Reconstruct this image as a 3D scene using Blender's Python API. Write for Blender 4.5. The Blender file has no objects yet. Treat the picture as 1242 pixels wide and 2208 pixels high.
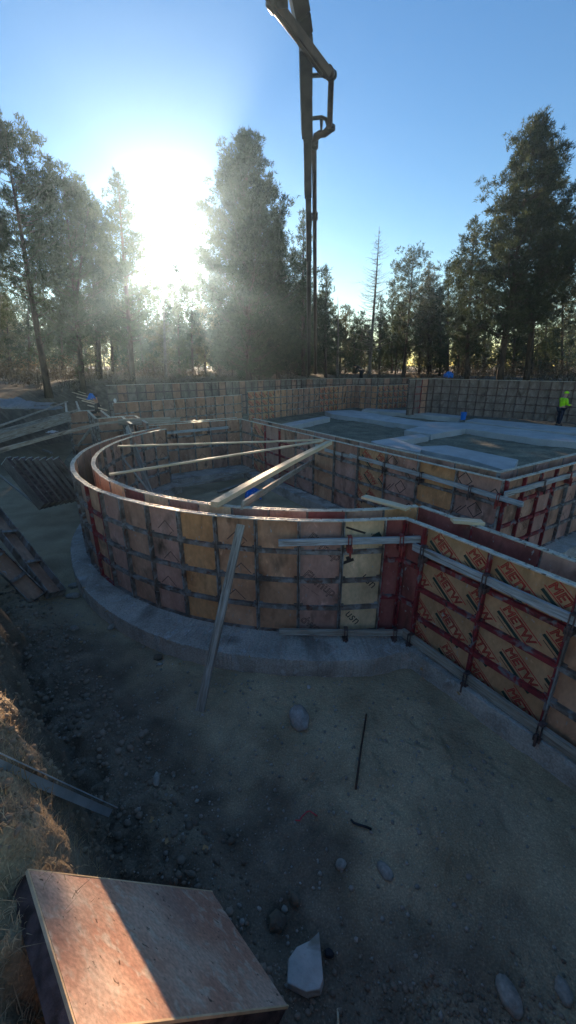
import bpy, bmesh, math, random
import numpy as np
from mathutils import Vector, Matrix, Euler
R = math.radians
rnd = random.Random(7)
S = bpy.context.scene
COL = S.collection

# ------------------------------------------------------------------ camera
CZ = 4.13
FPX = 861.0
TH = R(20.3)
cam_d = bpy.data.cameras.new('camera')
cam = bpy.data.objects.new('camera', cam_d)
COL.objects.link(cam)
cam.location = (0, 0, CZ)
cam.rotation_euler = (R(90) - TH, 0, 0)
cam_d.sensor_fit = 'VERTICAL'
cam_d.sensor_height = 36
cam_d.sensor_width = 36 * 1242 / 2208
cam_d.lens = 36 * FPX / 2208
cam_d.clip_end = 2000
cam_d.clip_start = 0.05
S.camera = cam

# ------------------------------------------------------------------ world, sun, exposure
SUN_EL, SUN_AZ = R(11.9), R(-13.3)          # azimuth from +Y towards +X
SUN = Vector((math.sin(SUN_AZ) * math.cos(SUN_EL), math.cos(SUN_AZ) * math.cos(SUN_EL), math.sin(SUN_EL)))
w = bpy.data.worlds.new('World')
S.world = w
w.use_nodes = True
nt = w.node_tree
nt.nodes.clear()
out = nt.nodes.new('ShaderNodeOutputWorld')
bg = nt.nodes.new('ShaderNodeBackground')
sky = nt.nodes.new('ShaderNodeTexSky')
sky.sky_type = 'NISHITA'
sky.sun_disc = False
sky.sun_elevation = SUN_EL
sky.sun_rotation = SUN_AZ
sky.altitude = 900
sky.air_density = 1.3
sky.dust_density = 0.0
sky.ozone_density = 2.2
bg.inputs['Strength'].default_value = 0.050
# the bright aureole round the sun, added to the sky by angle from the sun
tc = nt.nodes.new('ShaderNodeTexCoord')
dp = nt.nodes.new('ShaderNodeVectorMath'); dp.operation = 'DOT_PRODUCT'
nrm = nt.nodes.new('ShaderNodeVectorMath'); nrm.operation = 'NORMALIZE'
nt.links.new(tc.outputs['Generated'], nrm.inputs[0])
nt.links.new(nrm.outputs[0], dp.inputs[0])
dp.inputs[1].default_value = SUN
def wmath(op, a, b=None):
    n = nt.nodes.new('ShaderNodeMath'); n.operation = op
    for i, v in enumerate((a, b)):
        if v is None: continue
        if isinstance(v, (int, float)): n.inputs[i].default_value = v
        else: nt.links.new(v, n.inputs[i])
    return n.outputs[0]
ang = wmath('ARCCOSINE', wmath('MINIMUM', dp.outputs['Value'], 0.99999))
def lobe(amp, width, p=1.0):
    q = wmath('POWER', wmath('DIVIDE', ang, R(width)), p)
    return wmath('MULTIPLY', wmath('EXPONENT', wmath('MULTIPLY', q, -1.0)), amp)
glow = wmath('ADD', wmath('ADD', lobe(14, 2.3, 2.0), lobe(1.0, 4.0, 1.2)), lobe(0.5, 10, 1.2))
gcol = nt.nodes.new('ShaderNodeVectorMath'); gcol.operation = 'SCALE'
gcol.inputs[0].default_value = (1.0, 0.99, 0.93)
nt.links.new(glow, gcol.inputs['Scale'])
addn = nt.nodes.new('ShaderNodeVectorMath'); addn.operation = 'ADD'
hs_ = nt.nodes.new('ShaderNodeHueSaturation'); hs_.inputs['Saturation'].default_value = 1.24; hs_.inputs['Hue'].default_value = 0.510
nt.links.new(sky.outputs[0], hs_.inputs['Color'])
nt.links.new(hs_.outputs[0], addn.inputs[0])
nt.links.new(gcol.outputs[0], addn.inputs[1])
nt.links.new(addn.outputs[0], bg.inputs['Color'])
nt.links.new(bg.outputs[0], out.inputs['Surface'])

sd = bpy.data.lights.new('sun', 'SUN')
sd.energy = 5.0
sd.angle = R(0.5)
sd.color = (1.0, 0.76, 0.52)
sun = bpy.data.objects.new('sun', sd)
COL.objects.link(sun)
sun.rotation_euler = (-SUN).to_track_quat('-Z', 'Y').to_euler()
sun.location = (-8, 30, 20)

S.view_settings.view_transform = 'Standard'
S.view_settings.look = 'None'
S.view_settings.gamma = 1
S.view_settings.exposure = 1.93
S.cycles.volume_bounces = 0
S.cycles.max_bounces = 8

# ------------------------------------------------------------------ helpers
def at(px, py, z=None, d=None):
    """photo pixel -> world point on the level z, or at the depth d"""
    r = (px - 621) / FPX; u = -(py - 1104) / FPX
    v = Vector((r, math.cos(TH) + u * math.sin(TH), -math.sin(TH) + u * math.cos(TH)))
    t = (z - CZ) / v.z if z is not None else d / v.y
    p = v * t
    return Vector((p.x, p.y, p.z + CZ))

def tag(o, label=None, cat=None, group=None, kind=None):
    if label: o['label'] = label
    if cat: o['category'] = cat
    if group: o['group'] = group
    if kind: o['kind'] = kind
    return o

def link(name, me, mat=None, parent=None, loc=None, rot=None, mtx=None):
    o = bpy.data.objects.new(name, me)
    COL.objects.link(o)
    if mat is not None and me is not None and not me.materials:
        me.materials.append(mat)
    if parent: o.parent = parent
    if mtx is not None: o.matrix_local = mtx
    if loc is not None: o.location = loc
    if rot is not None: o.rotation_euler = rot
    return o

def empty(name, loc=(0, 0, 0), rz=0):
    o = bpy.data.objects.new(name, None)
    COL.objects.link(o)
    o.location = loc; o.rotation_euler = (0, 0, rz); o.empty_display_size = 0.2
    return o

class MB:
    def __init__(s): s.v = []; s.f = []
    def box(s, x0, x1, y0, y1, z0, z1):
        n = len(s.v)
        s.v += [(x0, y0, z0), (x1, y0, z0), (x1, y1, z0), (x0, y1, z0), (x0, y0, z1), (x1, y0, z1), (x1, y1, z1), (x0, y1, z1)]
        s.f += [tuple(n + i for i in q) for q in ((0, 3, 2, 1), (4, 5, 6, 7), (0, 1, 5, 4), (1, 2, 6, 5), (2, 3, 7, 6), (3, 0, 4, 7))]
        return s
    def bar(s, a, b, wd, th, up=(0, 0, 1)):
        a = Vector(a); b = Vector(b); d = (b - a).normalized(); u = Vector(up)
        side = d.cross(u)
        if side.length < 1e-4: side = d.cross(Vector((0, 1, 0)))
        side.normalize(); u = side.cross(d)
        n = len(s.v)
        for p in (a, b):
            for i, j in ((-1, -1), (1, -1), (1, 1), (-1, 1)):
                s.v.append(tuple(p + side * (i * wd / 2) + u * (j * th / 2)))
        s.f += [tuple(n + i for i in q) for q in ((3, 2, 1, 0), (4, 5, 6, 7), (0, 1, 5, 4), (1, 2, 6, 5), (2, 3, 7, 6), (3, 0, 4, 7))]
        return s
    def tube(s, pts, radii, n=8, cap=True):
        pts = [Vector(p) for p in pts]
        if isinstance(radii, (int, float)): radii = [radii] * len(pts)
        base = len(s.v); ref = Vector((0.13, 0.21, 0.97))
        for i, p in enumerate(pts):
            d = (pts[min(i + 1, len(pts) - 1)] - pts[max(i - 1, 0)]).normalized()
            a = d.cross(ref)
            if a.length < 0.05: a = d.cross(Vector((1, 0, 0)))
            a.normalize(); b = d.cross(a)
            for k in range(n):
                t = 2 * math.pi * k / n
                s.v.append(tuple(p + (a * math.cos(t) + b * math.sin(t)) * radii[i]))
        for i in range(len(pts) - 1):
            for k in range(n):
                s.f.append((base + i * n + k, base + i * n + (k + 1) % n, base + (i + 1) * n + (k + 1) % n, base + (i + 1) * n + k))
        if cap:
            s.f.append(tuple(base + k for k in range(n))[::-1])
            s.f.append(tuple(base + (len(pts) - 1) * n + k for k in range(n)))
        return s
    def prism(s, poly, z0, z1):
        """poly: ccw list of xy"""
        ar = sum(poly[i][0] * poly[(i + 1) % len(poly)][1] - poly[(i + 1) % len(poly)][0] * poly[i][1] for i in range(len(poly)))
        if ar < 0: poly = poly[::-1]
        n = len(s.v); m = len(poly)
        s.v += [(p[0], p[1], z0) for p in poly] + [(p[0], p[1], z1) for p in poly]
        s.f.append(tuple(n + m + i for i in range(m))); s.f.append(tuple(n + i for i in range(m))[::-1])
        for i in range(m):
            j = (i + 1) % m
            s.f.append((n + i, n + j, n + m + j, n + m + i))
        return s
    def mesh(s, name, smooth=False):
        me = bpy.data.meshes.new(name)
        me.from_pydata(s.v, [], s.f); me.validate(); me.update()
        if smooth: me.polygons.foreach_set('use_smooth', [True] * len(me.polygons))
        return me
    def build(s, name, mat, parent=None, smooth=False, bevel=0, **k):
        o = link(name, s.mesh(name, smooth), mat, parent, **k)
        if bevel:
            b = o.modifiers.new('bevel', 'BEVEL'); b.width = bevel; b.segments = 2; b.limit_method = 'ANGLE'
        return o

# numpy value noise
def _h(ix, iy, seed):
    n = (ix.astype(np.int64) * 374761393 + iy.astype(np.int64) * 668265263 + seed * 974634777) & 0x7fffffff
    n = ((n ^ (n >> 13)) * 1274126177) & 0x7fffffff
    return ((n ^ (n >> 16)) & 0xffff) / 65535.0
def vnoise(x, y, seed=0):
    ix = np.floor(x); iy = np.floor(y); fx = x - ix; fy = y - iy
    fx = fx * fx * (3 - 2 * fx); fy = fy * fy * (3 - 2 * fy)
    a = _h(ix, iy, seed); b = _h(ix + 1, iy, seed); c = _h(ix, iy + 1, seed); d = _h(ix + 1, iy + 1, seed)
    return (a * (1 - fx) + b * fx) * (1 - fy) + (c * (1 - fx) + d * fx) * fy - 0.5
def fbm(x, y, octs, seed=0):
    s = np.zeros_like(x)
    for f, a in octs:
        s = s + vnoise(x * f + 13.7 * f, y * f + 5.1, seed) * a
        seed += 1
    return s

# ------------------------------------------------------------------ materials
def mat(name, stops, scale=4.0, rough=0.8, metal=0.0, bump=0.0, bscale=None, coords='Object', stretch=(1, 1, 1),
        fine=None, detail=6, dist=0.3, spots=None, spec=0.3, layer=None):
    """stops: list of (pos, rgb) for a ramp driven by noise; fine: (scale, amount) value grain; spots: (scale, threshold, rgb)"""
    m = bpy.data.materials.new(name); m.use_nodes = True
    n = m.node_tree; L = n.links; b = n.nodes['Principled BSDF']
    tc = n.nodes.new('ShaderNodeTexCoord')
    oi = n.nodes.new('ShaderNodeObjectInfo')
    off = n.nodes.new('ShaderNodeVectorMath'); off.operation = 'SCALE'
    off.inputs[0].default_value = (37.0, 91.0, 53.0); L.new(oi.outputs['Random'], off.inputs['Scale'])
    mp = n.nodes.new('ShaderNodeMapping'); mp.inputs['Scale'].default_value = stretch
    L.new(tc.outputs[coords], mp.inputs['Vector'])
    if coords == 'Object': L.new(off.outputs[0], mp.inputs['Location'])
    def noise(sc, det=detail, ds=dist, shift=0):
        t = n.nodes.new('ShaderNodeTexNoise'); t.inputs['Scale'].default_value = sc
        t.inputs['Detail'].default_value = det; t.inputs['Distortion'].default_value = ds
        if shift:
            a = n.nodes.new('ShaderNodeVectorMath'); a.operation = 'ADD'; a.inputs[1].default_value = (shift, shift * 2, 3)
            L.new(mp.outputs[0], a.inputs[0]); L.new(a.outputs[0], t.inputs['Vector'])
        else: L.new(mp.outputs[0], t.inputs['Vector'])
        return t.outputs['Fac']
    r = n.nodes.new('ShaderNodeValToRGB')
    cr = r.color_ramp
    while len(cr.elements) < len(stops): cr.elements.new(0.5)
    for e, (p, c) in zip(cr.elements, stops): e.position = p; e.color = (*c, 1)
    L.new(noise(scale), r.inputs[0]); colr = r.outputs[0]
    def mix(fac, a, bcol, bt='MIX'):
        x = n.nodes.new('ShaderNodeMix'); x.data_type = 'RGBA'; x.blend_type = bt
        if isinstance(fac, float): x.inputs[0].default_value = fac
        else: L.new(fac, x.inputs[0])
        L.new(a, x.inputs[6])
        if isinstance(bcol, tuple): x.inputs[7].default_value = (*bcol, 1)
        else: L.new(bcol, x.inputs[7])
        return x.outputs[2]
    def ramp2(src, lo, hi):
        q = n.nodes.new('ShaderNodeMapRange'); q.inputs[1].default_value = lo; q.inputs[2].default_value = hi
        L.new(src, q.inputs[0]); return q.outputs[0]
    for ly in (layer or []):
        sc, lo, hi, c = ly
        colr = mix(ramp2(noise(sc, 8, 0.6, sc * 1.7), lo, hi), colr, c)
    if spots:
        v = n.nodes.new('ShaderNodeTexVoronoi'); v.inputs['Scale'].default_value = spots[0]
        L.new(mp.outputs[0], v.inputs['Vector'])
        colr = mix(ramp2(v.outputs['Distance'], spots[1], spots[1] * 0.6), colr, spots[2])
    if fine:
        g = n.nodes.new('ShaderNodeMapRange'); g.inputs[3].default_value = 1 - fine[1]; g.inputs[4].default_value = 1 + fine[1]
        g.inputs[1].default_value = 0.3; g.inputs[2].default_value = 0.7
        L.new(noise(fine[0], 4, 0, 7), g.inputs[0])
        s = n.nodes.new('ShaderNodeVectorMath'); s.operation = 'SCALE'
        L.new(colr, s.inputs[0]); L.new(g.outputs[0], s.inputs['Scale']); colr = s.outputs[0]
    L.new(colr, b.inputs['Base Color'])
    b.inputs['Roughness'].default_value = rough; b.inputs['Metallic'].default_value = metal
    b.inputs['Specular IOR Level'].default_value = spec
    if bump:
        bp = n.nodes.new('ShaderNodeBump'); bp.inputs['Strength'].default_value = bump; bp.inputs['Distance'].default_value = 0.02
        L.new(noise(bscale or scale * 6, 8, 0.2), bp.inputs['Height']); L.new(bp.outputs[0], b.inputs['Normal'])
    return m

M = {}
M['dirt'] = mat('dirt', [(0.3, (0.060, 0.055, 0.040)), (0.5, (0.098, 0.090, 0.062)), (0.7, (0.130, 0.118, 0.080))], 0.9, 0.95, bump=0.9, bscale=30,
                coords='Generated', fine=(60, 0.35))
# dirt uses world-size coordinates, set below
def ground_material():
    m = bpy.data.materials.new('ground_soil'); m.use_nodes = True
    n = m.node_tree; L = n.links; b = n.nodes['Principled BSDF']
    ge = n.nodes.new('ShaderNodeNewGeometry')
    at_ = n.nodes.new('ShaderNodeAttribute'); at_.attribute_name = 'zone'
    def noise(sc, det=8, ds=0.2):
        t = n.nodes.new('ShaderNodeTexNoise'); t.inputs['Scale'].default_value = sc; t.inputs['Detail'].default_value = det
        t.inputs['Distortion'].default_value = ds; L.new(ge.outputs['Position'], t.inputs['Vector']); return t.outputs['Fac']
    def ramp(src, st):
        r = n.nodes.new('ShaderNodeValToRGB'); cr = r.color_ramp
        while len(cr.elements) < len(st): cr.elements.new(0.5)
        for e, (p, c) in zip(cr.elements, st): e.position = p; e.color = (*c, 1)
        L.new(src, r.inputs[0]); return r.outputs[0]
    def mix(f, a, c):
        x = n.nodes.new('ShaderNodeMix'); x.data_type = 'RGBA'; L.new(f, x.inputs[0]); L.new(a, x.inputs[6]); L.new(c, x.inputs[7]); return x.outputs[2]
    sep = n.nodes.new('ShaderNodeSeparateColor'); L.new(at_.outputs['Color'], sep.inputs[0])
    sand = ramp(noise(1.6), [(0.3, (0.34, 0.25, 0.150)), (0.5, (0.45, 0.34, 0.21)), (0.72, (0.53, 0.41, 0.262))])
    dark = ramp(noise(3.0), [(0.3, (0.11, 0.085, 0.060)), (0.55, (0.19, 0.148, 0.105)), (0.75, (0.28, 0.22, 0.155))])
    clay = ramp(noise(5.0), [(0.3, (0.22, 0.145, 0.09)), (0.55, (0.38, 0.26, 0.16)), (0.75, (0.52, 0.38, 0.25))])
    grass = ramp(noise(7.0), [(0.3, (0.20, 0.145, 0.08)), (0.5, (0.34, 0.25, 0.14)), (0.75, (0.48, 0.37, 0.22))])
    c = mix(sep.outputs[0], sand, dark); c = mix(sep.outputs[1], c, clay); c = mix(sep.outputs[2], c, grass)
    pal = ramp(noise(70, 3), [(0.35, (0.78, 0.78, 0.78)), (0.6, (1.08, 1.08, 1.08)), (0.72, (1.5, 1.47, 1.42))])
    mu = n.nodes.new('ShaderNodeMix'); mu.data_type = 'RGBA'; mu.blend_type = 'MULTIPLY'; mu.inputs[0].default_value = 1
    mu.clamp_result = False
    L.new(c, mu.inputs[6]); L.new(pal, mu.inputs[7]); L.new(mu.outputs[2], b.inputs['Base Color'])
    b.inputs['Roughness'].default_value = 0.95; b.inputs['Specular IOR Level'].default_value = 0.2
    bp = n.nodes.new('ShaderNodeBump'); bp.inputs['Strength'].default_value = 0.8; bp.inputs['Distance'].default_value = 0.03
    L.new(noise(24, 12, 0.1), bp.inputs['Height']); L.new(bp.outputs[0], b.inputs['Normal'])
    return m
M['ground'] = ground_material()
M['concrete'] = mat('footing_concrete', [(0.3, (0.34, 0.30, 0.255)), (0.55, (0.47, 0.42, 0.365)), (0.75, (0.57, 0.52, 0.455))], 2.2, 0.85, bump=0.9, bscale=18,
                    fine=(45, 0.25), layer=[(1.3, 0.52, 0.70, (0.20, 0.165, 0.135)), (6, 0.58, 0.68, (0.46, 0.45, 0.43))])
M['concrete_smooth'] = mat('pad_concrete', [(0.3, (0.36, 0.36, 0.355)), (0.6, (0.48, 0.48, 0.47)), (0.8, (0.56, 0.55, 0.54))], 1.2, 0.7, bump=0.2, bscale=20, fine=(30, 0.08))
M['steel'] = mat('dirty_form_steel', [(0.32, (0.10, 0.075, 0.06)), (0.48, (0.21, 0.175, 0.15)), (0.62, (0.34, 0.31, 0.29))], 6, 0.65, 0.25, bump=0.5, bscale=60,
                 layer=[(9, 0.56, 0.68, (0.16, 0.07, 0.045)), (5, 0.58, 0.66, (0.36, 0.36, 0.35))])
M['red_steel'] = mat('red_painted_steel', [(0.35, (0.16, 0.022, 0.026)), (0.6, (0.32, 0.04, 0.045))], 5, 0.6, 0.1, bump=0.4, bscale=60,
                     layer=[(7, 0.53, 0.64, (0.24, 0.21, 0.21)), (14, 0.6, 0.68, (0.06, 0.04, 0.035))])
M['top_rail'] = mat('concrete_dusted_rail', [(0.3, (0.42, 0.39, 0.34)), (0.6, (0.66, 0.63, 0.56))], 9, 0.42, 0.35, bump=0.35, bscale=70,
                    layer=[(14, 0.6, 0.68, (0.18, 0.14, 0.11))], spec=0.6)
def ply(name, a, b_, c, stain=(0.07, 0.045, 0.03), **k):
    return mat(name, [(0.3, a), (0.5, b_), (0.72, c)], 3.5, 0.62, bump=0.15, bscale=30, fine=(22, 0.12), stretch=(1, 1, 0.55),
               layer=[(2.6, 0.56, 0.74, stain), (11, 0.64, 0.74, tuple(min(1, x * 1.25) for x in c)), (1.4, 0.52, 0.75, tuple(x * 0.62 for x in b_)), (18, 0.66, 0.72, (0.40, 0.37, 0.34))], **k)
M['ply_orange'] = ply('orange_plywood', (0.52, 0.24, 0.10), (0.62, 0.30, 0.13), (0.68, 0.36, 0.17), (0.20, 0.09, 0.04))
M['ply_tan'] = ply('tan_plywood', (0.43, 0.205, 0.115), (0.56, 0.29, 0.165), (0.66, 0.37, 0.225))
M['ply_pink'] = ply('pinkish_plywood', (0.40, 0.205, 0.15), (0.50, 0.27, 0.20), (0.58, 0.34, 0.265))
M['ply_brown'] = ply('brown_stained_plywood', (0.34, 0.17, 0.105), (0.45, 0.24, 0.155), (0.54, 0.31, 0.205))
M['ply_cream'] = ply('cream_plywood', (0.68, 0.44, 0.25), (0.74, 0.50, 0.29), (0.80, 0.56, 0.34), (0.40, 0.28, 0.14))
M['ply_yellow'] = ply('yellow_plywood', (0.44, 0.24, 0.12), (0.52, 0.29, 0.15), (0.57, 0.33, 0.18), (0.33, 0.20, 0.10))
M['ply_red'] = ply('red_plywood', (0.24, 0.06, 0.05), (0.32, 0.09, 0.075), (0.38, 0.13, 0.11))
M['ply_grey'] = ply('grey_brown_plywood', (0.28, 0.15, 0.10), (0.38, 0.21, 0.15), (0.46, 0.27, 0.20))
M['lumber'] = mat('weathered_lumber', [(0.3, (0.24, 0.19, 0.14)), (0.5, (0.36, 0.31, 0.25)), (0.7, (0.46, 0.42, 0.36))], 7, 0.75, bump=0.5, bscale=25,
                  stretch=(0.35, 5, 5), fine=(30, 0.2), layer=[(3, 0.6, 0.7, (0.13, 0.10, 0.075))])
M['lumber_new'] = mat('pale_new_lumber', [(0.3, (0.52, 0.38, 0.23)), (0.5, (0.62, 0.48, 0.31)), (0.7, (0.70, 0.57, 0.40))], 7, 0.65, bump=0.3, bscale=25,
                      stretch=(0.35, 5, 5), fine=(30, 0.12))
M['waler'] = mat('grey_waler_wood', [(0.3, (0.26, 0.26, 0.25)), (0.5, (0.40, 0.41, 0.41)), (0.7, (0.52, 0.53, 0.53))], 7, 0.7, bump=0.5, bscale=25,
                 stretch=(0.35, 5, 5), fine=(30, 0.2), layer=[(4, 0.58, 0.68, (0.20, 0.16, 0.13))])
M['clamp'] = mat('rusty_clamp', [(0.35, (0.07, 0.045, 0.04)), (0.6, (0.18, 0.12, 0.11))], 12, 0.6, 0.4, bump=0.4, bscale=60)
M['clamp_red'] = mat('red_clamp', [(0.35, (0.17, 0.03, 0.03)), (0.6, (0.32, 0.06, 0.05))], 12, 0.5, 0.1, bump=0.3, bscale=60)
M['boom'] = mat('pump_boom_paint', [(0.35, (0.030, 0.028, 0.024)), (0.6, (0.052, 0.047, 0.040))], 3, 0.55, 0.1, bump=0.1)
M['pipe'] = mat('pump_pipe_paint', [(0.35, (0.045, 0.034, 0.028)), (0.6, (0.085, 0.062, 0.048))], 3, 0.5, 0.2, bump=0.1)
M['bark'] = mat('pine_bark', [(0.35, (0.035, 0.024, 0.017)), (0.6, (0.085, 0.06, 0.042))], 5, 0.95, bump=0.8, bscale=9, stretch=(1, 1, 0.3))
M['dead_wood'] = mat('grey_dead_wood', [(0.35, (0.09, 0.08, 0.07)), (0.6, (0.17, 0.15, 0.13))], 5, 0.95, bump=0.4)
def foliage(name, a, b_):
    m = mat(name, [(0.35, a), (0.65, b_)], 0.6, 0.8, fine=(3, 0.25), spec=0.12)
    n = m.node_tree; L = n.links; b = n.nodes['Principled BSDF']
    tr = n.nodes.new('ShaderNodeBsdfTranslucent'); mx = n.nodes.new('ShaderNodeMixShader'); mx.inputs[0].default_value = 0.28
    o = n.nodes['Material Output']
    src = b.inputs['Base Color'].links[0].from_socket
    L.new(src, tr.inputs['Color']); L.new(b.outputs[0], mx.inputs[1]); L.new(tr.outputs[0], mx.inputs[2]); L.new(mx.outputs[0], o.inputs['Surface'])
    return m
M['needle'] = foliage('pine_needles', (0.030, 0.046, 0.020), (0.075, 0.092, 0.040))
M['needle_dark'] = foliage('dark_pine_needles', (0.025, 0.038, 0.018), (0.060, 0.078, 0.036))
M['needle_warm'] = foliage('yellowed_pine_needles', (0.085, 0.085, 0.040), (0.16, 0.15, 0.07))
M['brush'] = foliage('dry_brush', (0.07, 0.055, 0.035), (0.17, 0.13, 0.08))
M['dry_grass'] = foliage('dry_grass_blades', (0.36, 0.25, 0.14), (0.58, 0.43, 0.26))
M['stone'] = mat('field_stone', [(0.3, (0.20, 0.175, 0.145)), (0.55, (0.32, 0.285, 0.24)), (0.75, (0.44, 0.395, 0.335))], 6, 0.85, bump=0.5, bscale=30, fine=(40, 0.2))
M['stone_big'] = mat('big_stone', [(0.3, (0.26, 0.22, 0.19)), (0.55, (0.38, 0.33, 0.29)), (0.75, (0.48, 0.43, 0.39))], 6, 0.85, bump=0.5, bscale=30, fine=(40, 0.2))
M['stone_brown'] = mat('brown_field_stone', [(0.3, (0.10, 0.08, 0.06)), (0.6, (0.18, 0.145, 0.10))], 6, 0.9, bump=0.5, bscale=30)
M['stone_pale'] = mat('pale_broken_concrete', [(0.3, (0.34, 0.32, 0.29)), (0.6, (0.52, 0.49, 0.45))], 8, 0.85, bump=0.5, bscale=30, layer=[(6, 0.57, 0.68, (0.25, 0.23, 0.18))])
M['stone_dark'] = mat('dark_lump', [(0.3, (0.012, 0.012, 0.014)), (0.6, (0.04, 0.04, 0.045))], 8, 0.8, bump=0.5, bscale=30)
def flat(name, c, rough=0.7, metal=0.0):
    return mat(name, [(0.3, tuple(x * 0.8 for x in c)), (0.7, tuple(min(1, x * 1.15) for x in c))], 9, rough, metal, bump=0.05)
M['ink_dark'] = flat('dark_print', (0.05, 0.035, 0.03)); M['ink_faint'] = flat('faded_print', (0.15, 0.085, 0.065))
M['ink_red'] = flat('red_print', (0.48, 0.04, 0.035)); M['ink_green'] = flat('green_black_print', (0.03, 0.05, 0.04))
M['blue'] = flat('blue_plastic', (0.015, 0.16, 0.55), 0.4); M['tarp'] = flat('pale_blue_tarp', (0.22, 0.22, 0.23), 0.6)
M['hivis'] = flat('hi_vis_yellow', (0.42, 0.85, 0.02), 0.7); M['navy'] = flat('navy_cloth', (0.02, 0.022, 0.04)); M['black_cloth'] = flat('black_cloth', (0.018, 0.018, 0.02))
M['skin'] = flat('skin_tone', (0.45, 0.26, 0.18), 0.5); M['white'] = flat('white_plastic', (0.75, 0.75, 0.75), 0.4)
M['ribbon'] = flat('red_ribbon', (0.55, 0.06, 0.08)); M['rebar'] = flat('rusty_rebar', (0.09, 0.06, 0.045), 0.7, 0.5)
M['galv'] = mat('grey_steel_angle', [(0.3, (0.33, 0.36, 0.38)), (0.6, (0.48, 0.51, 0.53))], 5, 0.5, 0.3, bump=0.2)
M['leaf'] = flat('fallen_leaf', (0.42, 0.26, 0.12))
M['red_paint_splash'] = flat('red_paint_mark', (0.6, 0.05, 0.08))
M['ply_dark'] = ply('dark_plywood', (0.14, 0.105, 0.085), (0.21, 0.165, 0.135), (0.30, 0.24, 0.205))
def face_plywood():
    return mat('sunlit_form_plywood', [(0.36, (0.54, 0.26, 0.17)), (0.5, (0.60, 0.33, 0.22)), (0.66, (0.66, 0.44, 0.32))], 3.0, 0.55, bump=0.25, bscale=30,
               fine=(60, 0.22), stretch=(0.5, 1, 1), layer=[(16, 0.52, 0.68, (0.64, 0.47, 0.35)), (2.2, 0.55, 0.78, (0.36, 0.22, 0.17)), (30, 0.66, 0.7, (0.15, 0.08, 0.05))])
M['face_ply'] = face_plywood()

# ------------------------------------------------------------------ terrain
TOE = [(3.5, 0.30), (0.2, 0.40), (-0.55, 0.75), (-0.98, 1.7), (-1.75, 2.55), (-2.75, 3.4), (-4.2, 5.0), (-6.6, 7.2), (-9.4, 11), (-11.5, 15.0), (-12, 20), (-12.5, 29),
       (-6, 33.5), (2, 41), (8, 46), (14, 46), (14.5, 36), (20, 29), (29, 22), (29, 5), (18, -2), (8, -0.5)]
def seg_dist(x, y, poly):
    best = np.full_like(x, 1e9); inside = np.zeros(x.shape, bool)
    for i in range(len(poly)):
        ax, ay = poly[i]; bx, by = poly[(i + 1) % len(poly)]
        dx, dy = bx - ax, by - ay
        t = np.clip(((x - ax) * dx + (y - ay) * dy) / (dx * dx + dy * dy), 0, 1)
        best = np.minimum(best, np.hypot(x - ax - t * dx, y - ay - t * dy))
        c = ((ay > y) != (by > y)) & (x < (bx - ax) * (y - ay) / (by - ay + 1e-12) + ax)
        inside ^= c
    return np.where(inside, -best, best)
def sstep(a, b, x):
    t = np.clip((x - a) / (b - a), 0, 1); return t * t * (3 - 2 * t)
PRINTS = []
_pr = random.Random(31)
for sx_, sy_, a_, n_ in ((0.9, 1.5, 1.3, 6), (1.6, 1.6, 2.0, 5), (0.3, 3.9, 2.9, 6), (2.0, 2.6, 1.9, 4), (-1.6, 4.6, 2.3, 5), (-0.6, 2.6, 0.5, 5), (1.2, 3.6, -0.6, 4), (-0.2, 1.9, 0.9, 5)):
    x_, y_ = sx_, sy_
    for k_ in range(n_):
        a2 = a_ + _pr.uniform(-.3, .3); sgn = 1 if k_ % 2 else -1
        PRINTS.append((x_ - math.sin(a2) * 0.11 * sgn, y_ + math.cos(a2) * 0.11 * sgn, a2 + 0.15 * sgn)); x_ += math.cos(a2) * 0.42; y_ += math.sin(a2) * 0.42
def ground_h(x, y):
    x = np.asarray(x, float); y = np.asarray(y, float)
    d = seg_dist(x, y, TOE)
    far = sstep(4, 14, y)
    wob = fbm(x, y, [(0.9, 0.35), (2.3, 0.28), (6, 0.10)], 5)
    wide = 0.52 + 1.1 * far
    t = np.clip((d + wob * 0.8) / wide, 0, 1)
    prof = np.where(t < 0.55, t * 1.25, 0.6875 + (t - 0.55) * 0.694)
    top = 1.80 + 0.72 * sstep(0.6, 3.5, d) + 0.45 * far
    near_mass = np.exp(-((x + 0.95) ** 2 + (y - 1.05) ** 2) / 0.30)
    h = prof * (top - 0.50 * near_mass)
    rough = sstep(-0.9, 0.15, d)
    h = h + fbm(x, y, [(3.1, 0.10), (8.3, 0.08), (19, 0.045), (43, 0.020)], 11) * (0.26 + 1.25 * rough) * np.exp(-np.maximum(y - 8, 0) / 12)
    h = h + fbm(x, y, [(0.6, 0.10), (1.7, 0.05)], 31) * 0.6 * sstep(14, 6, y)
    # loose spoil along the toe of the cut
    h = h + 0.16 * np.exp(-((d + 0.35) / 0.35) ** 2) * (0.4 + 1.6 * np.clip(vnoise(x * 1.3, y * 1.3, 77) + 0.5, 0, 1)) * (y < 9)
    for px_, py_, a_ in PRINTS:
        near = (np.abs(x - px_) < 0.25) & (np.abs(y - py_) < 0.25)
        if not near.any(): continue
        dx_, dy_ = x[near] - px_, y[near] - py_; c_, s_ = math.cos(a_), math.sin(a_)
        q = ((dx_ * c_ + dy_ * s_) / 0.15) ** 2 + ((-dx_ * s_ + dy_ * c_) / 0.055) ** 2
        hh_ = h[near]; hh_ += -0.022 * np.exp(-q ** 2) + 0.010 * np.exp(-((q - 1.7) / 0.6) ** 2) + 0.006 * np.exp(-q ** 2) * np.sin((dx_ * c_ + dy_ * s_) * 220)
        h[near] = hh_
    return h, d
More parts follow.
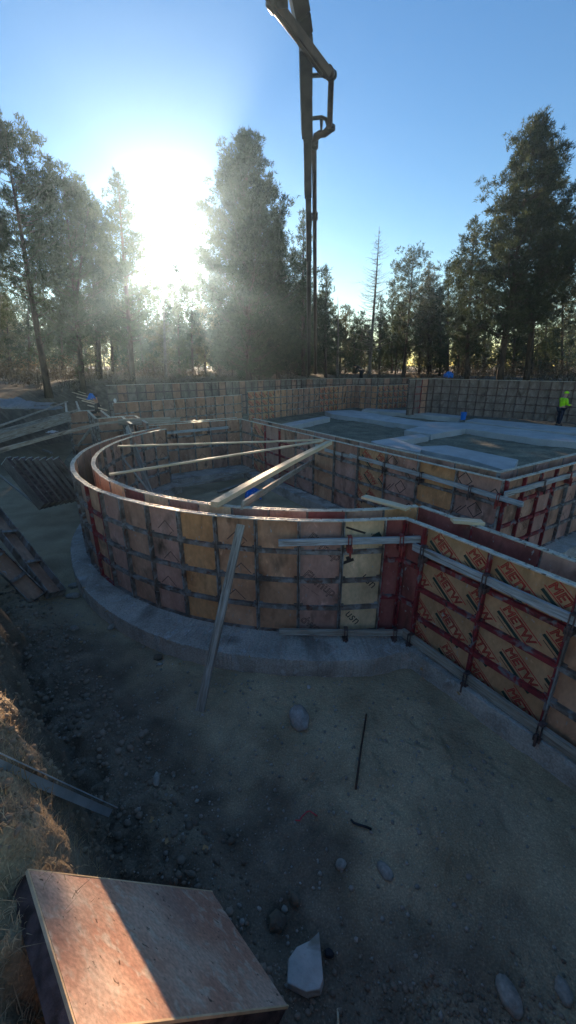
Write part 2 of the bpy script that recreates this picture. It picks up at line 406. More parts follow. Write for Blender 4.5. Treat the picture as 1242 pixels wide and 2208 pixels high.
def axis(lo, a, b, hi, step, grow=1.14):
    mid = list(np.arange(a, b, step)); s = step; r = []
    v = b
    while v < hi: r.append(v); s *= grow; v += s
    r.append(hi); s = step; l = []; v = a - step
    while v > lo: l.append(v); s *= grow; v -= s
    l.append(lo)
    return np.array(l[::-1] + mid + r)
gx = axis(-240, -4.6, 3.6, 240, 0.028); gy = axis(-30, 0.2, 7.2, 240, 0.028)
X, Y = np.meshgrid(gx, gy)
Hh, Dd = ground_h(X.ravel(), Y.ravel())
GV = np.c_[X.ravel(), Y.ravel(), Hh]
nx, ny = len(gx), len(gy)
ii = (np.arange(ny - 1)[:, None] * nx + np.arange(nx - 1)[None, :]).ravel()
GF = np.c_[ii, ii + 1, ii + nx + 1, ii + nx]
def np_mesh(name, v, f, smooth=False):
    me = bpy.data.meshes.new(name); k = f.shape[1]
    me.vertices.add(len(v)); me.vertices.foreach_set('co', np.ascontiguousarray(v, np.float32).ravel())
    me.loops.add(f.size); me.loops.foreach_set('vertex_index', np.ascontiguousarray(f, np.int32).ravel())
    me.polygons.add(len(f)); me.polygons.foreach_set('loop_start', np.arange(len(f), dtype=np.int32) * k)
    if smooth: me.polygons.foreach_set('use_smooth', np.ones(len(f), bool))
    me.update(calc_edges=True); return me
gme = np_mesh('ground', GV, GF, True)
xx, yy = X.ravel(), Y.ravel()
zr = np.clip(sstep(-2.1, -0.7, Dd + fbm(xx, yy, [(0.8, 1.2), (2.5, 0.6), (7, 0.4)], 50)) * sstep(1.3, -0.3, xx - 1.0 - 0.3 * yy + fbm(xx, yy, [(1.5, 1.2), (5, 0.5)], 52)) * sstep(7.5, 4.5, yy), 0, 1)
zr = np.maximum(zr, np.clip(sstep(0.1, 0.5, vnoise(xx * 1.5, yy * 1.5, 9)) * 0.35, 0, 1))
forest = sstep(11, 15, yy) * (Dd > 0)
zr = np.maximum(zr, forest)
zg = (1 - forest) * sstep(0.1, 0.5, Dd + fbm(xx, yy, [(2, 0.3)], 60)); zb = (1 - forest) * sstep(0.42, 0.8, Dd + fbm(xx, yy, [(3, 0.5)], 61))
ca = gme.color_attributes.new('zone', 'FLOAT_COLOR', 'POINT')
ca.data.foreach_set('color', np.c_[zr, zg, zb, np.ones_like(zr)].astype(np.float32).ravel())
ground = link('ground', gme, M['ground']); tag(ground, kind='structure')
def gz(x, y): return float(ground_h(np.array([x]), np.array([y]))[0][0])

# ------------------------------------------------------------------ concrete: footings and basement floor
T = 2.13; FZ = 0.30
RC = Vector((0.51, 10.71)); RO = 5.67; RI = 5.27
def arc(r, a0, a1, n, c=RC): return [(c.x + r * math.cos(R(a0 + (a1 - a0) * i / n)), c.y + r * math.sin(R(a0 + (a1 - a0) * i / n))) for i in range(n + 1)]
def strip_mesh(left, right, z0, z1, name, mat_, jitter=0.012, step=0.16):
    """a footing between two outlines with the same number of points, edges a little uneven"""
    def dens(L):
        o = []
        for a, b in zip(L[:-1], L[1:]):
            k = kk
            for i in range(k): o.append((a[0] + (b[0] - a[0]) * i / k, a[1] + (b[1] - a[1]) * i / k))
        o.append(L[-1]); return o
    mx = max(math.dist(a, b) for a, b in zip(left[:-1], left[1:])); kk = max(1, int(mx / step))
    A, B = dens(left), dens(right); mb = MB(); n = len(A); W = 7
    def j(): return rnd.uniform(-jitter, jitter)
    for i in range(n):
        ax, ay = A[i]; bx, by = B[i]
        row = [(ax, ay, z0)]
        for q in range(W):
            t = q / (W - 1); row.append((ax + (bx - ax) * t + j() * 0.8, ay + (by - ay) * t + j() * 0.8, z1 + (j() if 0 < q < W - 1 else j() * 0.5 - 0.006)))
        row.append((bx, by, z0)); mb.v += row
    m = W + 2
    for i in range(n - 1):
        for q in range(m - 1): mb.f.append((i * m + q, i * m + q + 1, (i + 1) * m + q + 1, (i + 1) * m + q))
    mb.f.append(tuple(range(m))[::-1]); mb.f.append(tuple((n - 1) * m + q for q in range(m)))
    return mb
# footing under the round wall and the near straight wall
oa = arc(6.25, 208, 279.5, 26); ia = arc(4.75, 208, 279.5, 26)
# pass A: outline facing the camera, B: inner outline
A_out = [(RC.x + q_ * math.cos(R(a_)), RC.y + q_ * math.sin(R(a_))) for a_, q_ in [(150 + 126 * i / 40, 5.97 + 0.29 * max(0, min(1, (150 + 126 * i / 40 - 212) / 38))) for i in range(41)]] + [(1.62, 4.62), (1.78, 4.62), (1.95, 4.36), (3.05, 2.74), (4.6, 0.35)]
A_in = arc(4.78, 150, 276, 40) + [(1.75, 6.0), (2.2, 5.9), (2.55, 5.55), (3.75, 3.7), (5.2, 1.5)]
ft = strip_mesh(A_out, A_in, -0.25, FZ, 'footing', M['concrete']).build('footing', M['concrete'])
tag(ft, 'wide grey concrete footing under the round wall and the near straight wall', kind='structure')
u = Vector((0.537, -0.8435)); nrm2 = Vector((0.8435, 0.537))   # building axes
def off(p, a=0, b=0): return (p[0] + u.x * a + nrm2.x * b, p[1] + u.y * a + nrm2.y * b)
P_near = (4.01, 7.11); P_back = (-1.85, 15.95)
f2 = strip_mesh([off(P_back, -1.2, -0.45), off(P_near, 0.45, -0.45)], [off(P_back, -1.2, 0.95), off(P_near, 0.45, 0.95)], -0.25, FZ, '', None).build('footing', M['concrete'])
tag(f2, kind='structure')
f3 = strip_mesh([off(P_near, 0.45, -0.3), off(P_near, 0.45, 9)], [off(P_near, -0.9, -0.3), off(P_near, -0.9, 9)], -0.25, FZ + 0.004, '', None).build('footing', M['concrete'])
tag(f3, kind='structure')
f4 = strip_mesh([(-1.3, 15.2), (-5.2, 12.9)], [(-2.3, 16.9), (-5.9, 14.7)], -0.25, FZ + 0.008, '', None).build('footing', M['concrete'])
tag(f4, kind='structure')

# raised basement ground behind the round room
bas = [off(P_near, -0.55, 0.5), off(P_near, -0.55, 16), (30, 22), (27, 34), (8, 45), (-6, 40), (-13, 27), (-9.2, 16.2), (-4.9, 14.6), (-1.95, 16.85)]
def poly_grid(poly, z, step, amp, seed):
    xs = [p[0] for p in poly]; ys = [p[1] for p in poly]
    gx_ = np.arange(min(xs), max(xs), step); gy_ = np.arange(min(ys), max(ys), step)
    X_, Y_ = np.meshgrid(gx_, gy_); d = seg_dist(X_.ravel(), Y_.ravel(), poly)
    Z = z + fbm(X_.ravel(), Y_.ravel(), [(0.7, 1), (2.1, 0.6), (6, 0.4)], seed) * amp - sstep(-0.05, 0.4, d) * 1.2
    i = (np.arange(len(gy_) - 1)[:, None] * len(gx_) + np.arange(len(gx_) - 1)[None, :]).ravel()
    f = np.c_[i, i + 1, i + len(gx_) + 1, i + len(gx_)]
    keep = (d[f] < 0.45).all(1)
    return np_mesh('basement_ground', np.c_[X_.ravel(), Y_.ravel(), Z], f[keep], True)
M['basement_dirt'] = mat('basement_gravel_dirt', [(0.3, (0.13, 0.115, 0.08)), (0.5, (0.20, 0.175, 0.12)), (0.7, (0.27, 0.235, 0.165))], 1.5, 0.95, bump=0.8, bscale=14, fine=(12, 0.3))
bg_ = link('basement_ground', poly_grid(bas, 0.47, 0.22, 0.10, 88), M['basement_dirt']); tag(bg_, kind='structure')

def pad(pixels, z=0.75, th=0.33, mat_=None, name='foundation_footing'):
    mb = MB(); mb.prism([tuple(at(x, y, z)[:2]) for x, y in pixels], z - th, z)
    o = mb.build(name, mat_ or M['concrete_smooth'], bevel=0.012); tag(o, kind='structure'); return o
pad([(700, 886), (760, 884), (820, 894), (918, 909), (1003, 911), (1330, 951), (1330, 962), (1160, 946), (1005, 924), (930, 937), (872, 927), (905, 919), (820, 907), (716, 893)])
pad([(1024, 902), (1130, 911), (1330, 930), (1330, 944), (1130, 924), (1003, 907)], 0.752)
pad([(800, 951), (905, 935), (925, 941), (862, 950), (912, 963), (905, 975), (810, 956)], 0.754)
pad([(912, 962), (963, 960), (1118, 991), (1104, 1018), (1010, 990), (900, 968)], 0.756)
pad([(600, 915), (700, 897), (712, 900), (612, 922)], 0.758)
pad([(790, 880), (880, 885), (1000, 897), (990, 901), (880, 891), (780, 884)], 0.76)

# ------------------------------------------------------------------ form panels
_frames = {}
DEP = 0.074
def frame_mesh(wd, h, rows):
    k = (round(wd, 3), round(h, 3), rows)
    if k in _frames: return _frames[k]
    mb = MB(); t = 0.018; e = 0.002
    for x0, x1 in ((e, t), (wd - t, wd - e)):
        mb.box(x0, x1, 0.0, DEP, 0, h - 0.012)
        # outer lip of the rail
        xa, xb = (x0, x0 + 0.017) if x0 < wd / 2 else (x1 - 0.017, x1)
        mb.box(xa, xb, DEP, DEP + 0.005, 0.003, h - 0.014)
    mb.box(t, wd - t, 0.001, DEP, 0, 0.012)
    rh = h / rows
    for i in range(1, rows):
        z = i * rh
        mb.box(t, wd - t, 0.014, DEP - 0.006, z - 0.006, z + 0.004)       # shelf of the crossbar angle
        mb.box(t, wd - t, DEP - 0.013, DEP - 0.006, z - 0.056, z - 0.006)  # face of the angle
        for x0 in (t, wd - t - 0.05):                                      # end gussets
            mb.box(x0, x0 + 0.05, 0.014, 0.034, z + 0.004, z + 0.03)
        for x in (0.004, wd - 0.03):
            mb.box(x, x + 0.026, DEP + 0.005, DEP + 0.016, z - 0.02, z + 0.006)  # wedge bolt
    _frames[k] = mb.mesh('form_frame'); return _frames[k]
_rails = {}
def rail_mesh(wd, h):
    k = (round(wd, 3), round(h, 3))
    if k in _rails: return _rails[k]
    mb = MB()
    mb.box(0.001, wd - 0.001, 0.0005, DEP + 0.003, h - 0.012, h - 0.004)
    for a, b in ((0.003, wd / 2 - 0.008), (wd / 2 + 0.008, wd - 0.003)):
        mb.box(a, b, 0.001, 0.008, h - 0.004, h + 0.006); mb.box(a, b, DEP - 0.006, DEP + 0.003, h - 0.004, h + 0.006)
        mb.box(a, a + 0.008, 0.008, DEP - 0.006, h - 0.004, h + 0.005); mb.box(b - 0.008, b, 0.008, DEP - 0.006, h - 0.004, h + 0.005)
        c = (a + b) / 2
        mb.box(c - 0.03, c - 0.022, 0.008, DEP - 0.006, h - 0.004, h + 0.005); mb.box(c + 0.022, c + 0.03, 0.008, DEP - 0.006, h - 0.004, h + 0.005)
    _rails[k] = mb.mesh('top_rail'); return _rails[k]
_plys = {}
def ply_mesh(wd, h, matk):
    k = (round(wd, 3), round(h, 3), matk)
    if k not in _plys:
        _plys[k] = MB().box(0.013, wd - 0.013, 0.0025, 0.0135, 0.012, h - 0.012).mesh('plywood_sheet'); _plys[k].materials.append(M[matk])
    return _plys[k]
def text_mesh(txt, size, outline=False, bold=0.0):
    cu = bpy.data.curves.new('t', 'FONT'); cu.body = txt; cu.size = size; cu.resolution_u = 2; cu.offset = bold
    if outline: cu.fill_mode = 'NONE'; cu.bevel_depth = size * (0.036 if txt == 'METW' else 0.018); cu.bevel_resolution = 0
    o = bpy.data.objects.new('t', cu); COL.objects.link(o)
    dg = bpy.context.evaluated_depsgraph_get(); dg.update()
    me = bpy.data.meshes.new_from_object(o.evaluated_get(dg)); bpy.data.objects.remove(o)
    return me
def make_print(items, wd, h, name='print'):
    """items: (mesh or rects, matrix2d(rot, x, z), material); flat on the ribbed side of the sheet, clipped to the sheet"""
    bm = bmesh.new(); mats = []
    for src, rot, x, z, mk in items:
        if mk not in mats: mats.append(mk)
        b2 = bmesh.new()
        if isinstance(src, bpy.types.Mesh): b2.from_mesh(src)
        else:
            for (x0, z0, x1, z1) in src:
                vs = [b2.verts.new(c) for c in ((x0, z0, 0), (x1, z0, 0), (x1, z1, 0), (x0, z1, 0))]; b2.faces.new(vs)
        # local XY -> panel XZ (viewed from +y the x axis runs to the left, so mirror)
        mt = Matrix.Translation((x, 0.0165, z)) @ Matrix.Rotation(rot, 4, 'Y') @ Matrix(((-1, 0, 0, 0), (0, 0, 1, 0), (0, 1, 0, 0), (0, 0, 0, 1)))
        bmesh.ops.transform(b2, matrix=mt, verts=b2.verts)
        for v in b2.verts: v.co.y = 0.0150 + max(-0.0005, min(0.0008, v.co.y - 0.0165))
        for f in b2.faces: f.material_index = mats.index(mk)
        tmp = bpy.data.meshes.new('x'); b2.to_mesh(tmp); b2.free(); bm.from_mesh(tmp); bpy.data.meshes.remove(tmp)
    for co, no in (((0.016, 0, 0), (1, 0, 0)), ((wd - 0.016, 0, 0), (-1, 0, 0)), ((0, 0, 0.014), (0, 0, 1)), ((0, 0, h - 0.014), (0, 0, -1))):
        bmesh.ops.bisect_plane(bm, geom=bm.verts[:] + bm.edges[:] + bm.faces[:], plane_co=co, plane_no=no, clear_inner=True)
    me = bpy.data.meshes.new(name); bm.to_mesh(me); bm.free()
    for mk in mats: me.materials.append(M[mk])
    return me
def ring_rects(s, t):  # a hollow square
    return [(-s, -s, s, -s + t), (-s, s - t, s, s), (-s, -s + t, -s + t, s - t), (s - t, -s + t, s, s - t)]
_prints = {}
def print_mesh(kind, wd, h):
    k = (kind, round(wd, 2), round(h, 2))
    if k in _prints: return _prints[k]
    it = []
    if kind == 'bands':
        big = text_mesh('METW', 0.155, True); small = text_mesh('FORM PANEL', 0.035)
        ang_ = R(38)
        dx, dz = math.cos(ang_), -math.sin(ang_)
        nx_, nz_ = math.sin(ang_), math.cos(ang_)
        for row in range(-4, 5):
            for c in range(-2, 3):
                al = c * 0.80 + (0.40 if row % 2 else 0.0) - 0.35; ac = row * 0.315
                sx = wd * 0.5 - dx * al - nx_ * ac; sz = h * 0.5 + dz * al + nz_ * ac
                it.append(([(0, -0.006, 0.50, 0.034)], -ang_, sx, sz, 'ink_green'))
                def at2(o): return sx - nx_ * o, sz + nz_ * o
                x2, z2 = at2(0.085)
                it.append((big, -ang_, x2, z2, 'ink_red'))
                it.append(([(-0.02, -0.028, 0.50, -0.016), (-0.02, 0.126, 0.50, 0.138)], -ang_, x2, z2, 'ink_red'))
                x3, z3 = at2(-0.04)
                it.append(([(0.05, 0, 0.42, 0.010)], -ang_, x3, z3, 'ink_dark'))
    elif kind == 'outline':
        a = text_mesh('Firmup', 0.20, True); b_ = text_mesh('dword', 0.20, True)
        it += [(a, -R(38), wd - 0.05, h * 0.52, 'ink_dark'), (b_, -R(38), wd - 0.02, h * 0.10, 'ink_dark'), (a, -R(38), wd - 0.1, h * 0.84, 'ink_dark'),
               ([(0, 0, 0.12, 0.004), (0.16, 0, 0.3, 0.004)], -R(38), wd * 0.62, h * 0.52, 'ink_dark'), ([(0, 0, 0.12, 0.004), (0.16, 0, 0.3, 0.004)], -R(38), wd * 0.9, h * 0.44, 'ink_dark')]
    elif kind == 'serif':
        a = text_mesh('usn', 0.20)
        it += [(a, -R(48), wd * 0.50, h * 0.50, 'ink_dark'), (a, -R(48), wd * 0.85, h * 0.16, 'ink_dark'), (text_mesh('a.', 0.16), R(160), 0.10, h * 0.86, 'ink_dark'),
               ([(0, 0, 0.17, 0.05), (0.07, 0.05, 0.14, 0.10)], R(20), wd - 0.03, h * 0.62, 'ink_dark'),
               ([(0, 0, 0.30, 0.03)], R(-20), wd - 0.04, h * 0.93, 'ink_dark'), ([(0, 0, 0.13, 0.12)], R(30), 0.13, h * 0.80, 'ink_green')]
    elif kind == 'diamond':
        for cx, cz in ((0.5, 0.60), (0.18, 0.34), (0.82, 0.90), (0.62, 0.14), (0.15, 0.80)):
            it.append((ring_rects(0.12, 0.018), R(45), wd * cx, h * cz, 'ink_dark'))
        it.append(([(0, 0, 0.30, 0.016), (0, 0.05, 0.2, 0.066)], R(48), wd * 0.9, h * 0.5, 'ink_dark'))
    elif kind == 'chevron':
        for cx, cz in ((0.5, 0.80), (0.42, 0.52), (0.6, 0.27)):
            it.append(([(-0.11, 0.09, 0.11, 0.105), (0.095, -0.12, 0.11, 0.09)], R(45), wd * cx, h * cz, 'ink_faint'))
            it.append(([(-0.06, -0.11, 0.07, -0.098)], R(45), wd * cx, h * cz, 'ink_faint'))
    _prints[k] = make_print(it, wd, h); return _prints[k]
WEDGE = None
def form_wall(name, pts, zb, h, rows, styles, label, ribs_left=True, wd=0.61, red=0.0, group=None, seed=1, prints=True, cat='form wall', jit=0.5):
    """row of forms along pts; the ribbed side faces left of the walking direction when ribs_left. styles: list or function(i)->(ply,print)"""
    rr = random.Random(seed)
    root = empty(name, (pts[0][0], pts[0][1], zb)); tag(root, label, cat, group)
    idx = 0
    for a, b in zip(pts[:-1], pts[1:]):
        a = Vector((a[0], a[1])); b = Vector((b[0], b[1])); L_ = (b - a).length
        n = max(1, round(L_ / wd)); pw = L_ / n
        d = (b - a) / L_
        for i in range(n):
            st = styles(idx) if callable(styles) else styles[idx % len(styles)]
            ply_, pr = st[0], st[1]
            fm = st[2] if len(st) > 2 else ('red_steel' if rr.random() < red else 'steel')
            p0 = a + d * (i * pw); p1 = a + d * ((i + 1) * pw)
            if not ribs_left: p0, p1 = p1, p0
            dd = (p1 - p0).normalized(); ang_ = math.atan2(dd.y, dd.x)
            f = link('form_panel', frame_mesh(pw, h, rows).copy() if False else frame_mesh(pw, h, rows), None, root)
            if not f.data.materials: f.data.materials.append(M['steel'])
            f.material_slots[0].link = 'OBJECT'; f.material_slots[0].material = M[fm]
            f.location = (p0.x - pts[0][0], p0.y - pts[0][1], rr.uniform(-1, 1) * 0.004 * jit)
            f.rotation_euler = (rr.uniform(-1, 1) * 0.006 * jit, 0, ang_)
            link('plywood_sheet', ply_mesh(pw, h, ply_), None, f)
            link('top_rail', rail_mesh(pw, h), M['top_rail'], f)
            if pr and prints:
                link('print', print_mesh(pr, pw, h), None, f)
            idx += 1
    return root

H6 = T - FZ
n_o = 21; a0 = -81.3; da = 2 * math.degrees(math.asin(0.305 / RO))
ring_o = [(RC.x + (RO - DEP) * math.cos(R(a0 - da * i)), RC.y + (RO - DEP) * math.sin(R(a0 - da * i))) for i in range(n_o + 1)]
st_o = [('ply_cream', 'serif'), ('ply_pink', 'outline'), ('ply_tan', None), ('ply_tan', 'chevron'), ('ply_orange', None), ('ply_pink', 'chevron'), ('ply_brown', None),
        ('ply_pink', None), ('ply_tan', None, 'red_steel'), ('ply_brown', None), ('ply_pink', None)]
form_wall('curved_form_wall', ring_o, FZ, H6, 4, lambda i: st_o[i] if i < len(st_o) else ('ply_brown', None),
          'outer curved ring of steel framed forms with orange, pink and cream plywood on the grey footing', ribs_left=True, seed=3)
RIi = RI - DEP
ring_i = [(RC.x + RI * math.cos(R(-74.0 - da * i)), RC.y + RI * math.sin(R(-74.0 - da * i))) for i in range(23)]
st_i = ['ply_orange', 'ply_brown', 'ply_red', 'ply_grey', 'ply_grey', 'ply_cream', 'ply_grey', 'ply_cream', 'ply_red', 'ply_cream', 'ply_tan', 'ply_tan', 'ply_grey']
form_wall('curved_form_wall', ring_i, FZ, H6, 4, lambda i: (st_i[i] if i < len(st_i) else ('ply_brown', 'ply_pink', 'ply_grey')[i % 3], 'chevron' if i % 4 == 1 else None),
          'inner curved ring of forms inside the outer one, holding the ends of the pale bracing boards', ribs_left=False, seed=4)
# corner fillers (red)
ca0 = ring_o[0]; cb = (1.66, 5.19); cc = (1.86, 4.90)
form_wall('corner_form', [cc, cb, ca0], FZ, H6, 3, [('ply_red', None, 'red_steel')], 'narrow red painted corner forms between the curved wall and the near straight wall',
          ribs_left=True, wd=0.33, seed=5, cat='corner form')
# near straight wall
e1 = (1.86 + u.x * 5.5, 4.90 + u.y * 5.5)
form_wall('straight_form_wall', [cc, e1], FZ, H6, 4, [('ply_yellow', 'bands', 'red_steel'), ('ply_yellow', 'bands', 'red_steel'), ('ply_tan', None, 'steel'), ('ply_orange', None), ('ply_pink', None), ('ply_tan', None)],
          'near straight form wall of yellow plywood with red and green printed bands in red frames', ribs_left=False, wd=0.92, seed=6)
n0 = ring_i[0]; n1 = (n0[0] + u.x * 5.3, n0[1] + u.y * 5.3)
form_wall('straight_form_wall', [n0, n1], FZ, H6, 4, [('ply_red', None, 'red_steel'), ('ply_red', None, 'red_steel'), ('ply_pink', None)],
          'reddish plywood form wall standing parallel just behind the near straight wall', ribs_left=True, wd=0.92, seed=7)
# room wall on the right of the round room, and the corner wall
st_r = [('ply_brown', None), ('ply_pink', None), ('ply_tan', 'bands'), ('ply_pink', None), ('ply_brown', None), ('ply_pink', 'outline'), ('ply_tan', None), ('ply_pink', None),
        ('ply_yellow', 'bands'), ('ply_pink', 'diamond'), ('ply_orange', None), ('ply_pink', 'diamond')]
Lr = math.dist(P_back, P_near)
form_wall('room_form_wall', [P_near, P_back], FZ, H6, 4, lambda i: st_r[::-1][i % len(st_r)], 'long form wall from the far room corner to the red right corner, facing the round room',
          ribs_left=True, wd=0.97, seed=8, red=0.15)
form_wall('room_form_wall', [off(P_near, -0.36, 0.36 + DEP), off(P_back, 0.20, 0.36 + DEP)], FZ, H6, 4, [('ply_brown', None), ('ply_pink', None)],
          'rear half of the long room wall, its back ribs facing the basement footings', ribs_left=False, wd=0.97, seed=9)
form_wall('corner_form_wall', [off(P_near, -0.0, 0), off(P_near, 0, 5.5)], FZ, H6, 4, [('ply_brown', None, 'red_steel'), ('ply_brown', 'outline', 'red_steel'), ('ply_pink', None, 'red_steel'), ('ply_brown', None), ('ply_pink', 'chevron'), ('ply_brown', None)],
          'form wall turning right from the red corner, with a long blue grey waler board', ribs_left=False, wd=0.61, seed=10)
form_wall('corner_form_wall', [off(P_near, -0.36, 0.36 + DEP), off(P_near, -0.36, 5.5)], FZ, H6, 4, [('ply_pink', None), ('ply_brown', None)],
          'back half of the right corner wall whose bright top edge borders the basement pit', ribs_left=True, wd=0.61, seed=11)
# back wall of the round room
bw0 = (-5.15, 13.9); bw1 = P_back
form_wall('back_form_wall', [bw1, bw0], FZ, H6, 4, lambda i: [('ply_brown', None), ('ply_grey', None), ('ply_tan', 'chevron'), ('ply_brown', None)][i % 4], 'hazy back form wall of the round room below the bright sun',
          ribs_left=True, wd=0.61, seed=12)
bd = Vector((bw1[0] - bw0[0], bw1[1] - bw0[1])).normalized(); bn = Vector((-bd.y, bd.x))
form_wall('back_form_wall', [(bw1[0] + bn.x * .36, bw1[1] + bn.y * .36), (bw0[0] + bn.x * .36, bw0[1] + bn.y * .36)], FZ, H6, 4, [('ply_brown', None)],
          'rear half of the back wall, only its bright top rail showing behind the round room', ribs_left=False, wd=0.61, seed=13)
# stepped wall pair running off to the left rear
def offset_poly(P, d):
    o = []
    for i, p in enumerate(P):
        a = Vector(P[max(i - 1, 0)]); b = Vector(P[min(i + 1, len(P) - 1)]); t = (b - a).normalized(); o.append((p[0] - t.y * d, p[1] + t.x * d))
    return o
jog = [(-5.1, 13.3), (-6.14, 15.2), (-6.9, 14.7), (-8.4, 17.3), (-9.1, 16.9), (-11.6, 21.6)]
form_wall('stepped_form_wall', jog, 0.47, 1.83, 4, [('ply_brown', None), ('ply_grey', None)], 'stepped form wall with sunlit top edges zigzagging away behind the round room on the left', ribs_left=True, seed=14)
form_wall('stepped_form_wall', offset_poly(jog, -0.42), 0.47, 1.83, 4, [('ply_brown', None), ('ply_grey', None)], 'second, inner line of the stepped wall on the left, nearer the basement floor', ribs_left=False, seed=15)
# middle and far walls
form_wall('middle_form_wall', [(-2.68, 23.76), (-7.9, 18.5)], 0.67, 1.83, 4, [('ply_brown', None), ('ply_grey', None)], 'hazy form wall straight behind the round room, left of its step', ribs_left=True, seed=16)
mw = [(5.62, 35.0), (-1.75, 27.15), (-2.6, 26.3)]
form_wall('middle_form_wall', mw, 0.67, 1.83, 4, lambda i: [('ply_brown', None), ('ply_tan', None), ('ply_yellow', 'bands'), ('ply_tan', 'bands'), ('ply_brown', None), ('ply_grey', None)][(i // 2) % 6],
          'long middle form wall beyond the pale footings, with a patch of red printed panels', ribs_left=True, seed=17, prints=True)
form_wall('middle_form_wall', [(7.15, 33.2), (5.62, 35.0)], 0.67, 1.83, 4, [('ply_tan', None), ('ply_grey', None)], 'short return of the middle wall facing right, two panels dark', ribs_left=True, seed=18)
form_wall('middle_form_wall', [(10.6, 35.6), (7.15, 33.2)], 0.67, 1.88, 4, [('ply_yellow', 'bands'), ('ply_tan', 'bands')], 'block of red printed panels standing between the middle wall and the tall far wall', ribs_left=True, seed=19)
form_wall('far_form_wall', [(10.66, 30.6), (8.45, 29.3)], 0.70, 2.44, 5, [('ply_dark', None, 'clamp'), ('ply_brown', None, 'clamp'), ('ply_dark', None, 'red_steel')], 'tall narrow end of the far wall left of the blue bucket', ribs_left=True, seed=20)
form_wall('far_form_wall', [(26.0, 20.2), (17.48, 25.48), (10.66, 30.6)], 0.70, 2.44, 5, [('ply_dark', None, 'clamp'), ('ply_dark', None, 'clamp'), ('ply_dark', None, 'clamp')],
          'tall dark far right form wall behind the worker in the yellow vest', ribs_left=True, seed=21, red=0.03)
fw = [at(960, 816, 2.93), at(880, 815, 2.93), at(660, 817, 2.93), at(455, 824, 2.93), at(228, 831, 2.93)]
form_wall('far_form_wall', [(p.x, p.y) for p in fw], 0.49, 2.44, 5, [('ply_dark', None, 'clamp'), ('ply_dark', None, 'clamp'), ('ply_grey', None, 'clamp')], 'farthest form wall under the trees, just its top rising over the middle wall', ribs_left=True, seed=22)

# ------------------------------------------------------------------ boards
def board(name, p0, p1, wd, th, m, label, cat='board', roll=0.0, group=None, seed=0, parent=None):
    p0 = Vector(p0); p1 = Vector(p1); L_ = (p1 - p0).length
    rr = random.Random(seed + int(L_ * 1000))
    n = max(3, int(L_ / 0.25)); mb = MB()
    bx = rr.uniform(-1, 1) * 0.006 * L_; bz = rr.uniform(-1, 1) * 0.004 * L_
    for i in range(n + 1):
        t = i / n; s = math.sin(math.pi * t)
        jx = rr.uniform(-1, 1) * 0.0012; jz = rr.uniform(-1, 1) * 0.0012
        for a, b in ((-1, -1), (1, -1), (1, 1), (-1, 1)):
            mb.v.append((t * L_, a * wd / 2 + bx * s + jx, b * th / 2 + bz * s + jz))
    mb.f.append((3, 2, 1, 0)); mb.f.append(tuple(n * 4 + i for i in range(4)))
    for i in range(n):
        for q in range(4): mb.f.append((i * 4 + q, i * 4 + (q + 1) % 4, (i + 1) * 4 + (q + 1) % 4, (i + 1) * 4 + q))
    me = mb.mesh(name); me.flip_normals() if False else None
    o = link(name, me, m)
    d = (p1 - p0).normalized(); side = Vector((0, 0, 1)).cross(d)
    if side.length < 1e-3: side = Vector((0, 1, 0))
    side.normalize(); up = d.cross(side)
    o.matrix_world = Matrix.Translation(p0) @ Matrix((d, side, up)).transposed().to_4x4() @ Matrix.Rotation(roll, 4, 'X')
    bv = o.modifiers.new('bevel', 'BEVEL'); bv.width = 0.003; bv.segments = 1
    if label: tag(o, label, cat, group)
    return o
ZT = T + 0.012
def onring(px, py, z=ZT + 0.02): return at(px, py, z)
board('bracing_board', at(254, 962, ZT + .02), at(698, 948, ZT + .045), 0.09, 0.038, M['lumber_new'], 'thin pale bracing board, farthest of those crossing the round room to the long wall', seed=1)
board('bracing_board', at(236, 1023, ZT + .02), at(694, 951, ZT + .085), 0.09, 0.038, M['lumber_new'], 'thin pale bracing board, second from the back across the round room', seed=2)
board('bracing_board', at(462, 1088, ZT + .03), at(711, 954, ZT + .13), 0.14, 0.085, M['lumber_new'], 'thick pale bracing board crossing the round room above a lower board', seed=3)
board('bracing_board', at(522, 1090, ZT + .025), (0.72, 11.9, 1.35), 0.038, 0.14, M['lumber'], 'board on edge sloping down under the thick bracing board', seed=4, roll=0.2)
board('spacer_board', at(784, 1071, ZT + .03), at(880, 1097, ZT + .03), 0.14, 0.04, M['lumber_new'], 'short pale board lying over the inner ring next to the near corner', seed=5)
board('spacer_board', at(975, 1122, ZT + .03), at(1041, 1127, ZT + .0), 0.14, 0.045, M['lumber_new'], 'short pale board end poking out behind the reddish near wall', seed=6)
# raking brace in front of the ring
pb = at(430, 1530, 0.02); pt_ = at(519, 1123, None, 5.02)
pt_.z = 2.09
board('raking_brace', pb + Vector((0, 0, -0.03)), pt_, 0.11, 0.045, M['lumber'], 'long weathered brace leaning from the dirt against the outer curved wall', seed=7, roll=0.25)
# brace boards inside the ring, far left
board('leaning_plank', at(274, 920, 2.28), (-3.05, 8.9, 0.32), 0.16, 0.04, M['lumber'], 'wide plank leaning against the inside of the ring at its left', seed=8, roll=0.9)
board('leaning_plank', (-4.2, 10.0, 1.9), (-2.1, 7.3, 0.9), 0.03, 0.05, M['lumber'], 'thin stick slanting down inside the ring, left of the wide plank', seed=9)
board('scrap_board', at(377, 1050, 0.35), at(560, 1010, 0.32), 0.2, 0.04, M['lumber'], 'flat board lying on the floor inside the round room', seed=10)
board('scrap_board', at(470, 1060, 0.06), at(600, 1020, 0.06), 0.14, 0.04, M['lumber'], 'narrow board lying beside the footing inside the round room, under the thick brace', seed=12)
